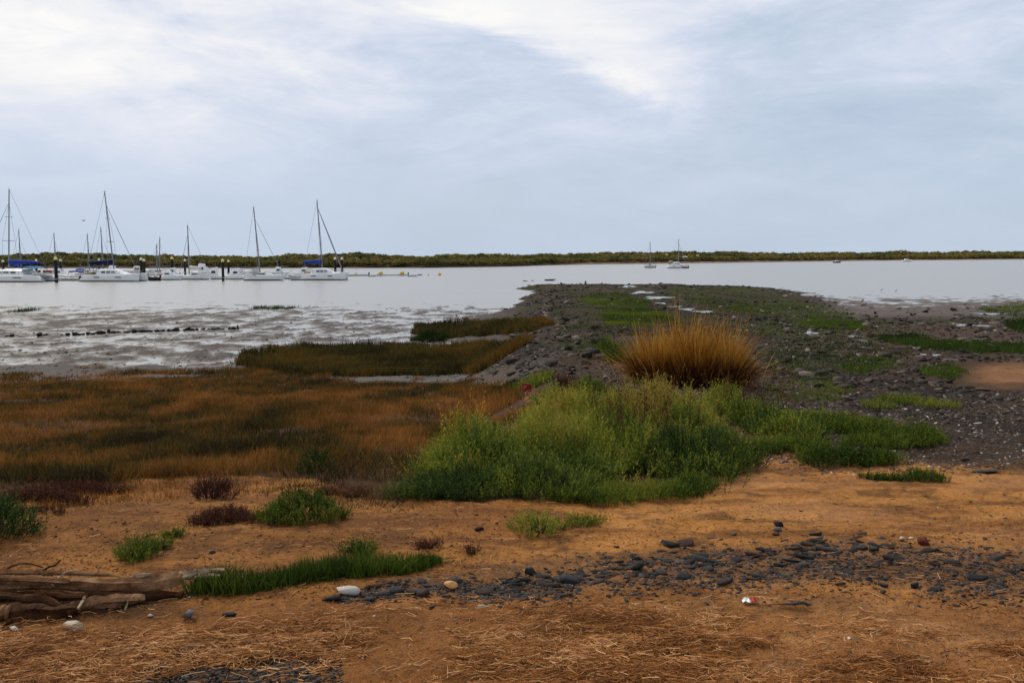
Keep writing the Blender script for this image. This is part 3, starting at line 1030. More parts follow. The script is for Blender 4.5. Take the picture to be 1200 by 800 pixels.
def yacht(px_stern, px_bow, py, mast_px, top_px, top_py, cover, label, covpx, name='sailing_yacht', hullm='white', genoa=False, stay=.045, dodger=None, bz=None, F=None, group='sailing boats moored along the marina'):
    p0 = on_water(0, py)
    mpp = (p0.y * math.cos(PITCH) + CAMZ * math.sin(PITCH)) / FPX
    cx = (px_stern + px_bow) / 2
    p = on_water(cx, py)
    d = 1 if px_bow > px_stern else -1
    L = abs(px_bow - px_stern) * mpp
    F = F or max(.8, L * .125)
    B = L * .32
    e = empty(name, p, label, 'sailing boat', group, 0 if d > 0 else math.pi)
    mb = MB()
    mb.loft(hull_rings(L * .94, B, F, .7, .06, .45))
    h = mb.build('hull', M[hullm], e)
    mb = MB()
    mb.loft([[(x * 1.003, y * 1.02, min(z, .16)) for x, y, z in r] for r in hull_rings(L * .94, B, F, .7, .0, .45)])
    mb.build('waterline_stripe', M['antifoul'], h)
    mb = MB()
    zc = F
    rings = []
    for (x, z, wd) in [(-L * .15, .55, .62), (-L * .12, .62, .66), (L * .05, .52, .6), (L * .18, .35, .45), (L * .24, .05, .3)]:
        hw = B / 2 * wd
        rings.append([(x, -hw, zc - .1), (x, -hw * .85, zc + z), (x, hw * .85, zc + z), (x, hw, zc - .1)])
    mb.loft(rings)
    cab = mb.build('cabin', M['white'], e)
    for sgn in (-1, 1):
        mb = MB()
        mb.box((-L * .03, sgn * B * .31, zc + .28), (L * .20, .06, .2), 0, .85)
        mb.build('window', M['glass'], cab)
    mb = MB()
    mb.box((-L * .29, 0, F + .12), (L * .2, B * .6, .18))
    mb.build('cockpit', M['cream'], e)
    mxl = (mast_px - cx) * mpp * d
    rig(e, mxl, zc + .3, CAMZ + (299 - top_py) * mpp, (mast_px - top_px) * mpp * d, L * .47, F * 1.15, -L * .45, F, cover, covpx * mpp, genoa, stay, bz, B * .45)
    for sgn in (-1, 1):
        rails(e, [(-L * .44, sgn * B * .36), (-L * .2, sgn * B * .45), (L * .05, sgn * B * .46), (L * .28, sgn * B * .3), (L * .45, sgn * .1)], F, .55)
    if dodger:
        mb = MB()
        rings = []
        for (x, z) in [(-L * .10, .45), (-L * .14, 1.0), (-L * .20, 1.15), (-L * .23, 1.1)]:
            hw = B * .34
            rings.append([(x, -hw, zc + .2), (x, -hw * .8, zc + z), (x, hw * .8, zc + z), (x, hw, zc + .2)])
        mb.loft(rings)
        mb.build('dodger', M[dodger], e)
    return e


def motorboat(px_stern, px_bow, py, label, hullm='white', cab=1.2, canopy=None, name='motor_boat', F=None, outboard=False, group='small boats moored between the yachts', wide=.36):
    p0 = on_water(0, py)
    mpp = (p0.y * math.cos(PITCH) + CAMZ * math.sin(PITCH)) / FPX
    cx = (px_stern + px_bow) / 2
    p = on_water(cx, py)
    d = 1 if px_bow > px_stern else -1
    L = abs(px_bow - px_stern) * mpp
    F = F or max(.45, L * .18)
    B = L * wide
    e = empty(name, p, label, 'boat', group, 0 if d > 0 else math.pi)
    mb = MB()
    mb.loft(hull_rings(L * .92, B, F, .88, .10, .3, plumb=True))
    h = mb.build('hull', M[hullm], e)
    mb = MB()
    mb.loft([[(x * 1.003, y * 1.02, min(z, .12)) for x, y, z in r] for r in hull_rings(L * .92, B, F, .88, .0, .3, plumb=True)])
    mb.build('waterline_stripe', M['antifoul'], h)
    if cab:
        mb = MB()
        rings = []
        for (x, z, wd) in [(-L * .22, cab * .9, .8), (-L * .18, cab, .84), (L * .04, cab * .92, .8), (L * .16, cab * .45, .66), (L * .32, .06, .3)]:
            hw = B / 2 * wd
            rings.append([(x, -hw, F - .1), (x, -hw * .95, F + z * .6), (x, -hw * .75, F + z), (x, hw * .75, F + z), (x, hw * .95, F + z * .6), (x, hw, F - .1)])
        mb.loft(rings)
        c = mb.build('cabin', M['white' if hullm != 'cream' else 'cream'], e)
        for sgn in (-1, 1):
            mb = MB()
            mb.box((-L * .07, sgn * B * .40, F + cab * .42), (L * .2, .07, cab * .3), 0, .85)
            mb.build('window', M['glass'], c)
        mb = MB()
        mb.box((L * .112, 0, F + cab * .66), (.08, B * .5, cab * .3), 0, .85)
        mb.build('windscreen', M['glass'], c)
        mb = MB()
        mb.tube([(-L * .15, 0, F + cab), (-L * .15, 0, F + cab + .9)], .03, 5)
        mb.build('aerial', M['wire'], c)
    if canopy:
        mb = MB()
        rings = []
        for i in range(6):
            x = -L * .40 + L * .5 * i / 5
            zt = F + max(cab, .5) + .35 + .12 * math.sin(i * .63)
            rings.append([(x, -B * .42, zt - .3), (x, -B * .25, zt), (x, B * .25, zt), (x, B * .42, zt - .3)])
        mb.loft(rings)
        mb.build('canopy', M[canopy], e)
        for x in (-L * .38, L * .08):
            for sgn in (-1, 1):
                mb = MB()
                mb.tube([(x, sgn * B * .4, F - .1), (x, sgn * B * .4, F + max(cab, .5) + .1)], .03, 5)
                mb.build('canopy_pole', M['mast'], e)
    if outboard:
        mb = MB()
        mb.box((-L * .50, 0, F * .9 + .2), (.35, .35, .5), 0, .8)
        mb.tube([(-L * .5, 0, F * .9), (-L * .51, 0, -.3)], .08, 6)
        mb.build('outboard_motor', M['rubber'], e)
    if not cab and not canopy:
        mb = MB()
        mb.box((-L * .15, 0, F + .03), (L * .12, B * .8, .08))
        mb.box((L * .12, 0, F + .03), (L * .10, B * .7, .08))
        mb.build('thwart', M['cream'], e)
    return e


catamaran(62, -34, 330, 11, 15, 223, 'blue', 'large white catamaran with bright blue boom cover and teal bimini at the left end', 38, 'teal', 16, redcloth=True)
catamaran(98, 167, 329.6, 134, 126, 226, 'navy', 'white catamaran with navy boom cover and navy bimini behind dark cabin windows', 30, 'navy', 14)
yacht(284, 333, 328.6, 305, 299, 244, None, 'white sloop with bare sloping boom and low grey cabin between the two pile pairs', 23, dodger='greyhull')
catamaran(353, 406, 328.0, 378, 373, 236, 'blue', 'white catamaran with royal blue boom cover and dark furled headsail at the row end', 23, None, genoa=True)
yacht(248, 209, 327.6, 222, 221.5, 265, 'sail', 'small white sloop with pale furled mainsail between two white motor boats', 15, dodger=None)
motorboat(185, 213, 328.0, 'white wedge fronted motor boat with grey foredeck left of the small sloop', cab=1.0)
motorboat(262, 237, 327.2, 'rounded white cabin cruiser directly left of the tall front pile', cab=1.7)
motorboat(288, 262, 327.4, 'white cabin cruiser with aerial directly right of the tall front pile', cab=1.5)
motorboat(100, 70, 327.6, 'open motor boat under a crumpled blue canopy behind the tall pile', 'cream', 0.0, 'blue', F=.9)
motorboat(94, 69, 328.9, 'grey inflatable dinghy with outboard lying beside the tall pile', 'greyhull', 0.0, None, 'dinghy', .55, True)
motorboat(62, 80, 324.5, 'white motor boat with sloping foredeck behind the big catamaran stern', cab=1.3)
motorboat(166, 180, 328.4, 'small white dinghy with black outboard beside the navy covered catamaran', 'white', 0.0, None, 'dinghy', .7, True)
motorboat(188, 174, 328.9, 'dark rubber dinghy tied between the catamaran and a white motor boat', 'rubber', 0.0, None, 'dinghy', .7, True)
motorboat(346, 332, 327.0, 'small pale blue grey motor boat tied behind the white sloop bow', 'greyhull', .8)
motorboat(357, 340, 328.2, 'small grey hulled boat with dark outboard under the blue boom cover', 'greyhull', 0.0, None, 'dinghy', .9, True)
motorboat(212, 190, 323.4, 'white motor boat half hidden behind the wedge fronted one', cab=1.2, group='boats on the inner row of berths')
motorboat(312, 284, 323.0, 'long cream motor boat behind the sloop with the bare boom', 'cream', .9, group='boats on the inner row of berths')
motorboat(150, 178, 322.2, 'pale cabin boat behind the bow of the navy covered catamaran', 'cream', 1.2, group='boats on the inner row of berths')
for (st, bw, py_, lb, hm_, cb, cv) in [(122, 146, 323.2, 'white cruiser behind the cabin of the navy covered catamaran', 'white', 1.6, None),
                                  (226, 252, 323.0, 'white flybridge cruiser behind the small sloop', 'white', 2.0, None),
                                  (318, 338, 322.6, 'white cabin boat behind the sloop bow at the black pile', 'white', 1.4, None),
                                  (366, 344, 323.4, 'white boat behind the stern of the royal blue covered catamaran', 'white', 1.3, None),
                                  (24, 46, 323.6, 'white boat under a teal canopy behind the big catamaran cockpit', 'white', .8, 'teal'),
                                  (88, 106, 323.0, 'pale boat under a blue canopy behind the navy covered catamaran stern', 'cream', .6, 'blue'),
                                  (274, 292, 323.4, 'white open boat with grey canopy right of the cruiser with aerial', 'white', .6, 'greyhull')]:
    motorboat(st, bw, py_, lb, hm_, cb, cv, group='boats on the inner row of berths')
def walkway():
    p0, p1 = on_water(-60, 325.6), on_water(404, 325.2)
    e = empty('marina_walkway', (p0 + p1) / 2, 'long low walkway the marina boats lie against', 'walkway')
    L = (p1 - p0).length
    n = 26
    for i in range(n):
        mb = MB()
        mb.box((-L / 2 + L * (i + .5) / n, 0, .42), (L / n - .1, 2.2, .22))
        mb.build('deck_section', M['greyhull'], e)
        mb = MB()
        mb.box((-L / 2 + L * (i + .5) / n, 0, .06), (L / n * .8, 1.9, .5))
        mb.build('float', M['rubber'], e)
        if i % 3 == 1:
            mb = MB()
            mb.box((-L / 2 + L * (i + .5) / n, 0, .95), (.3, .3, .85), 0, .8)
            mb.build('service_post', M['white'], e)
walkway()
for (a, b, mp, tp, ty, lb, cv) in [(10, 40, 25, 24, 270, 'yacht on the inner row whose mast stands right of the leftmost tall mast', 'blue'),
                                   (50, 76, 66, 65, 274, 'yacht on the inner row with thin pale mast beside the tall front pile', None),
                                   (92, 116, 105, 104, 275, 'yacht on the inner row with shorter mast left of the navy covered catamaran', None),
                                   (108, 136, 121, 120, 267, 'yacht on the inner row with mast just left of the navy covered catamaran mast', None),
                                   (174, 194, 184.5, 184.5, 287, 'small yacht on the inner row with the shorter of two neighbouring masts', None),
                                   (176, 200, 187, 188.5, 279, 'small yacht on the inner row with the taller of two neighbouring masts', None)]:
    yacht(a, b, 322.8, mp, tp, ty, cv, lb, 10, hullm='cream', stay=.03, group='boats on the inner row of berths')
yacht(754, 769, 313.8, 762, 761.5, 284, None, 'dark hulled yacht anchored alone off the far beach', 5, hullm='greyhull', stay=.03, group='boats anchored in the channel')
catamaran(781, 806, 314.2, 795, 795, 281, None, 'small white catamaran with tan bimini anchored beyond the spit', 5, 'tan', 5)
motorboat(807, 800, 314.3, 'tiny dark dinghy trailing beside the catamaran anchored beyond the spit', 'rubber', 0, None, 'dinghy', .5, True, 'boats anchored in the channel')
motorboat(976, 985, 308.0, 'dark launch lying off the far beach', 'rubber', .8, group='boats anchored in the channel')
motorboat(1057, 1068, 306.6, 'small white motor boat lying off the far beach at right', 'white', .9, group='boats anchored in the channel')

# mooring piles
for (a, base, top, wd, cp, lb) in [(66.2, 331.0, 301.5, 4.0, 'cap', 'thick black pile with bright yellow cap right of the leftmost catamaran'),
                                   (71.5, 322.0, 304, 2.8, 'capw', 'black pile with white cap close behind the thick yellow capped pile'),
                                   (4, 322.0, 305, 2.8, 'capw', 'black pile with white cap left of the leftmost mast'),
                                   (43, 322.0, 304, 2.6, 'capw', 'black pile with pale cap above the leftmost blue boom cover'),
                                   (116.5, 322.0, 303.5, 2.6, 'capw', 'black pile with pale cap above the navy boom cover'),
                                   (166, 325.0, 302.5, 3.4, 'capw', 'left black pile of the pair at the navy covered catamaran bow'),
                                   (169.3, 324.0, 304, 3.0, 'capw', 'right black pile of the pair at the navy covered catamaran bow'),
                                   (202, 323.0, 301.5, 3.4, 'cap', 'black pile with yellow cap behind the wedge fronted motor boat'),
                                   (217, 322.0, 304, 2.6, 'capw', 'black pile with pale cap beside the small sloop mast'),
                                   (261.5, 329.3, 304, 3.2, 'cap', 'tall front black pile with dull yellow cap between two white cabin cruisers'),
                                   (268, 322.5, 305, 2.8, 'cap', 'shorter black pile just right of the tall front pile'),
                                   (327.5, 322.5, 305, 3.0, 'pile', 'black pile without pale cap behind the white sloop bow'),
                                   (393, 322.0, 302, 2.9, 'capw', 'left black pile of the pair beyond the royal blue covered catamaran'),
                                   (401, 322.0, 302, 2.9, 'capw', 'right black pile of the pair beyond the royal blue covered catamaran')]:
    p = on_water(a, base)
    mpp = p.y / FPX
    e = empty('mooring_pile', p, lb, 'mooring pile', 'black mooring piles of the marina')
    zt = CAMZ + (299 - top) * mpp
    r = wd / 2 * mpp
    mb = MB()
    mb.tube([(0, 0, -1.5), (0, 0, zt * .5), (0, 0, zt - .45)], [r, r, r * .97], 10)
    mb.build('shaft', M['pile'], e)
    mb = MB()
    mb.tube([(0, 0, zt - .45), (0, 0, zt - .15), (0, 0, zt + .2)], [r * 1.08, r * 1.05, r * .15], 10)
    mb.build('cap', M[cp], e)
    mb = MB()
    mb.tube([(-.0, 0, .5), (0, 0, .75)], [r * 1.15, r * 1.15], 10)
    mb.build('guide_ring', M['mast'], e)

# floating jetty and what floats beside it
def jetty():
    p0, p1 = on_water(404, 323.4), on_water(494, 322.6)
    e = empty('floating_jetty', (p0 + p1) / 2, 'low dark floating jetty running right from the marina', 'jetty')
    d = (p1 - p0)
    L = d.length
    rz = math.atan2(d.y, d.x)
    e.rotation_euler = (0, 0, rz)
    n = 9
    for i in range(n):
        mb = MB()
        mb.box((-L / 2 + L * (i + .5) / n, 0, .22), (L / n - .12, 1.7, .3))
        mb.build('deck_section', M['cream' if i in (4, 5, 7) else 'greyhull'], e)
        mb = MB()
        mb.box((-L / 2 + L * (i + .5) / n, 0, -.08), (L / n * .7, 1.5, .36))
        mb.build('float', M['rubber'], e)
    return p0, p1


jp0, jp1 = jetty()
for k, (a, lb) in enumerate([(445.5, 'yellow drum standing midway along the floating jetty'), (470.5, 'yellow drum standing near the outer end of the floating jetty')]):
    f = (a - 404) / 90
    p = jp0.lerp(jp1, f) + Vector((0, -.15, .37))
    mb = MB()
    mb.tube([(0, 0, 0), (0, 0, .08), (0, 0, .52), (0, 0, .6)], [.5, .56, .56, .5], 12)
    mb.tube([(0, 0, .28), (0, 0, .33)], [.59, .59], 12)
    tag(mb.build('plastic_drum', M['yellow'], None, True, p), lb, 'drum', 'yellow drums on the jetty')
for a, L_, lb in [(437, 9, 'white dinghy moored against the middle of the floating jetty'), (484, 11, 'pale dinghy moored at the outer end of the floating jetty')]:
    motorboat(a - L_ / 2, a + L_ / 2, 323.9, lb, 'white', 0, None, 'dinghy', .55, True, 'dinghies along the jetty')
for a, b, r, mt, lb in [(515, 322.6, 2.1, 'orange', 'round orange mooring buoy floating alone beyond the jetty end'), (502, 322.8, 1.1, 'orange', 'smallest orange buoy floating off the jetty end'), (417, 321, 1.3, 'yellow', 'small yellow buoy behind the inner end of the jetty')]:
    p = on_water(a, b)
    q = r * p.y / FPX
    e = empty('mooring_buoy', p, lb, 'buoy', 'buoys near the jetty')
    mb = MB()
    mb.ball((0, 0, q * .5), (q, q, q), 10, 7)
    mb.build('float', M[mt], e, True)
    mb = MB()
    mb.tube([(0, 0, q * 1.4), (0, 0, q * 1.8)], q * .15, 6)
    mb.build('ring', M['mast'], e)
# boards on the far shore
for a, top, lb in [(780.5, 297.2, 'yellow board standing on the far shore left of the anchored catamaran mast'), (816.5, 298.3, 'pale orange board standing on the far shore right of the anchored catamaran mast')]:
    y = float(shore_y(a)) * 1.03
    f_ = y / FPX
    z = CAMZ + (299.3 - top) * f_
    e = empty('channel_board', ((a - 600) * f_, y, 1), lb, 'sign')
    mb = MB()
    mb.box((0, -.3, z - 1.7), (3.6 * f_, .12, 1.9 * f_))
    mb.build('board', M['signboard'], e)
    mb = MB()
    for s_ in (-1, 1):
        mb.tube([(s_ * 1.1 * f_, 0, -1.5), (s_ * 1.1 * f_, 0, z - 1)], .12, 6)
    mb.build('post', M['bark'], e)

# ------------------------------------------------------------------ stones
def hull_mesh(P):
    bm = bmesh.new()
    vs = [bm.verts.new(p) for p in P]
    r = bmesh.ops.convex_hull(bm, input=vs)
    dead = [v for v in bm.verts if not v.link_faces]
    bmesh.ops.delete(bm, geom=dead, context='VERTS')
    bmesh.ops.triangulate(bm, faces=bm.faces)
    bmesh.ops.recalc_face_normals(bm, faces=bm.faces)
    bm.verts.index_update()
    V = np.array([v.co[:] for v in bm.verts])
    T = np.array([[q.index for q in f.verts] for f in bm.faces])
    bm.free()
    return V, T


def rock_variant(seed, sq=(1, .8, .6), pts=16, sub=0):
    """angular broken stone: hull of a few points on a squarish shell"""
    g = random.Random(seed)
    P = []
    for _ in range(pts):
        v = Vector((g.gauss(0, 1), g.gauss(0, 1), g.gauss(0, 1))).normalized()
        m_ = max(abs(v.x), abs(v.y), abs(v.z))
        v = v / (m_ ** .8) * g.uniform(.68, 1.0)
        P.append((v.x * sq[0], v.y * sq[1], v.z * sq[2]))
    return hull_mesh(P)


def shard_variant(seed, sq=(1, .6, .25)):
    """slaty flake: a ragged polygon top over a wider ragged base"""
    g = random.Random(seed)
    n = g.randint(4, 6)
    P = []
    tx, ty = g.uniform(-.25, .25), g.uniform(-.25, .25)
    for z, k_ in ((-1, 1.0), (.55, .95), (1, .72)):
        ph = g.uniform(-.15, .15)
        for i in range(n):
            a = 2 * math.pi * (i + .35 * math.sin(seed + i * 2.3)) / n + ph
            r = k_ * g.uniform(.62, 1.1)
            x, y = r * math.cos(a), r * math.sin(a)
            P.append((x * sq[0], y * sq[1], (z + (tx * x + ty * y) * 1.3) * sq[2]))
    return hull_mesh(P)


def round_variant(seed, sq=(1, .8, .6), planes=9, sub=2):
    g = random.Random(seed)
    bm = bmesh.new()
    bmesh.ops.create_icosphere(bm, subdivisions=sub, radius=1.0)
    P = []
    for _ in range(planes):
        v = Vector((g.uniform(-1, 1), g.uniform(-1, 1), g.uniform(-1, 1))).normalized()
        P.append((v, g.uniform(.5, .9)))
    for v in bm.verts:
        for nrm, d in P:
            k_ = v.co.dot(nrm) - d
            if k_ > 0:
                v.co -= nrm * k_
        v.co = Vector((v.co.x * sq[0], v.co.y * sq[1], v.co.z * sq[2]))
    V = np.array([v.co[:] for v in bm.verts])
    T = np.array([[q.index for q in f.verts] for f in bm.faces])
    bm.free()
    return V, T


SL = [shard_variant(100 + i, (1, .5 + .1 * (i % 4), .10 + .055 * (i % 4))) for i in range(10)]
RK = [rock_variant(200 + i, (1, .7 + .1 * (i % 3), .42 + .08 * (i % 4)), 15) for i in range(8)]
LO = [rock_variant(300 + i, (1, .65, .42), 9) for i in range(6)]
SLM = [mesh_np('slate', v, f, M['slate'], np.full(len(v), random.random())) for v, f in SL]
RKM = [mesh_np('rock', v, f, M['rock'], np.full(len(v), random.random())) for v, f in RK]


def rotz_np(V, a):
    c, s_ = np.cos(a), np.sin(a)
    x = V[..., 0] * c - V[..., 1] * s_
    y = V[..., 0] * s_ + V[..., 1] * c
    return np.stack([x, y, V[..., 2]], -1)


def scatter_rocks(name, P, size, variants, mat, label, cat, zs=1.0, seed=1, sink=.2):
    g = np.random.default_rng(seed)
    parts = []
    which = g.integers(0, len(variants), len(P))
    for k_ in range(len(variants)):
        i = np.where(which == k_)[0]
        if not len(i):
            continue
        V, T = variants[k_]
        a = g.uniform(0, 6.28, (len(i), 1))
        tl = g.normal(size=(len(i), 1, 2)) * .25
        W = rotz_np(np.broadcast_to(V, (len(i), *V.shape)), a)
        W = W * size[i][:, None, None] * np.array([1, 1, zs])
        W[..., 2] += W[..., 0] * tl[..., 0] + W[..., 1] * tl[..., 1] + (size[i] * (.25 - sink))[:, None]
        W = W + P[i][:, None, :]
        F = T[None] + (np.arange(len(i)) * len(V))[:, None, None]
        ti = np.repeat(g.random(len(i)), len(V))
        parts.append((W.reshape(-1, 3), F.reshape(-1, 3), ti))
    V, T, ti = cat_meshes(parts)
    o = link(name, mesh_np(name, V, T, mat, ti))
    return tag(o, label, cat, None, 'stuff')


def place_stone(name, me, p, s, rz, label, cat, group=None, sc=(1, 1, 1), tilt=.12, sink=.15):
    o = link(name, me)
    o.location = (p[0], p[1], p[2] + s * sc[2] * (.3 - sink))
    o.rotation_euler = (random.uniform(-tilt, tilt), random.uniform(-tilt, tilt), rz)
    o.scale = (s * sc[0], s * sc[1], s * sc[2])
    return tag(o, label, cat, group)


def hz(x, y):
    return float(H(np.array([x]), np.array([y]))[0])


# foreground slates: the big ones one by one
def slates():
    g = random.Random(4)
    bcx = [400, 480, 560, 640, 700, 760, 820, 900, 1000, 1100, 1195]
    bcy = [700, 692, 690, 680, 673, 664, 658, 655, 656, 660, 667]
    bww = [4, 8, 12, 18, 20, 20, 22, 24, 26, 28, 30]
    n = 0
    while n < 270:
        a = g.uniform(420, 1198)
        # denser in the two clusters of the photograph
        dens = .35 + .65 * math.exp(-((a - 650) / 90) ** 2) + .65 * math.exp(-((a - 900) / 120) ** 2)
        if g.random() > dens:
            continue
        b = np.interp(a, bcx, bcy) + g.gauss(0, .5) * np.interp(a, bcx, bww)
        p = gnd(a, float(b))
        r = g.choice([4.5, 5, 5.5, 6, 6, 7, 8, 9, 10, 12, 16]) * p.y / FPX
        where = 'between the orange pebble and the long grass' if a < 520 else 'left of the largest black rock' if a < 655 else 'between the largest black rock and the dark brown lump' if a < 760 else 'below the dark squarish stone' if a < 960 else 'below the red brick lump' if a < 1110 else 'beside the long dark stick at the right edge'
        place_stone('slate', SLM[g.randrange(10)], (p.x, p.y, hz(p.x, p.y)), r, g.gauss(0, .5), 'dark flat slate ' + where, 'stone', 'slates ' + where, (1, 1, .85), .22, .17)
        n += 1
    # small shards
    N = 8500
    gg = np.random.default_rng(5)
    a = gg.uniform(395, 1260, N)
    b = np.interp(a, bcx, bcy) + gg.normal(size=N) * .72 * np.interp(a, bcx, bww)
    keep = gg.random(N) < np.clip(1.2 * fbm(a * .02, b * .05, 8, 3) + .62, .05, 1)
    a, b = a[keep], b[keep]
    N = len(a)
    P, sz = [], []
    for i in range(N):
        D = 1.72
        s_ = slope_at(b[i])
        y = D / s_
        P.append((0, y, 0))
    P = np.array(P)
    P[:, 0] = (a - 600) / FPX * (P[:, 1] * math.cos(PITCH) + 1.72 * math.sin(PITCH))
    P[:, 2] = H(P[:, 0], P[:, 1])
    scatter_rocks('shingle', P, gg.uniform(.006, .030, N) * gg.uniform(.5, 1.1, N), [(v, f) for v, f in SL], M['slate'], 'small dark slate shards filling the stony band across the sand', 'shingle', 1.0, 6)
    # grit on the sand
    N = 8000
    a = gg.uniform(-40, 1260, N)
    b = gg.uniform(575, 800, N)
    keep = gg.random(N) < np.interp(a, [0, 500, 900, 1200], [.35, .35, .7, 1.0])
    a, b = a[keep], b[keep]
    N = len(a)
    y = np.array([1.75 / slope_at(q) for q in b])
    x = (a - 600) / FPX * (y * math.cos(PITCH) + 1.75 * math.sin(PITCH))
    P = np.stack([x, y, H(x, y)], -1)
    scatter_rocks('pebbles', P, gg.uniform(.003, .010, N) * np.where(gg.random(N) > .95, 1.8, 1), LO, M['pebble'], 'scattered pebbles and shell grit on the orange sand', 'pebbles', .7, 8)
    # crumbs of sand and mud
    N = 15000
    a = gg.uniform(-60, 1270, N)
    b = gg.uniform(560, 720, N)
    keep = (gg.random(N) < np.interp(a, [0, 520, 700, 900, 1200], [.95, .9, .45, .28, .4])) & (fbm(a * .012, b * .03, 3, 4) > -.22)
    a, b = a[keep], b[keep]
    N = len(a)
    y = np.array([1.78 / slope_at(q) for q in b])
    x = (a - 600) / FPX * (y * math.cos(PITCH) + 1.78 * math.sin(PITCH))
    P = np.stack([x, y, H(x, y)], -1)
    scatter_rocks('sand_clods', P, gg.uniform(.003, .013, N) * np.where(gg.random(N) > .96, 2.0, 1), LO, M['clod'], 'crumbly clods of damp orange sand and dried mud', 'sand clods', .55, 18, .05)
    # dark gravel in the lower left corner
    N = 5000
    a = gg.uniform(-40, 400, N)
    b = 788 + gg.normal(size=N) * 17
    y = np.array([1.70 / slope_at(min(q, 900)) for q in b])
    x = (a - 600) / FPX * (y * math.cos(PITCH) + 1.7 * math.sin(PITCH))
    P = np.stack([x, y, H(x, y)], -1)
    scatter_rocks('gravel', P, gg.uniform(.004, .018, N), LO, M['slate'], 'damp dark gravel in the lower left corner', 'gravel', .6, 9)
    # shingle apron on the right
    N = 5200
    a = gg.uniform(880, 1290, N)
    b = 430 + 130 * gg.random(N) ** .8 + np.abs(gg.normal(size=N)) * 12
    y = np.array([2.1 / slope_at(q) for q in b])
    x = (a - 600) / FPX * (y + .2)
    P = np.stack([x, y, H(x, y)], -1)
    scatter_rocks('shingle', P, gg.uniform(.012, .040, N) * np.clip(y / 12, .8, 2), LO, M['pebble'], 'grey and brown shingle sloping up right of the green mats', 'shingle', .6, 10)


slates()


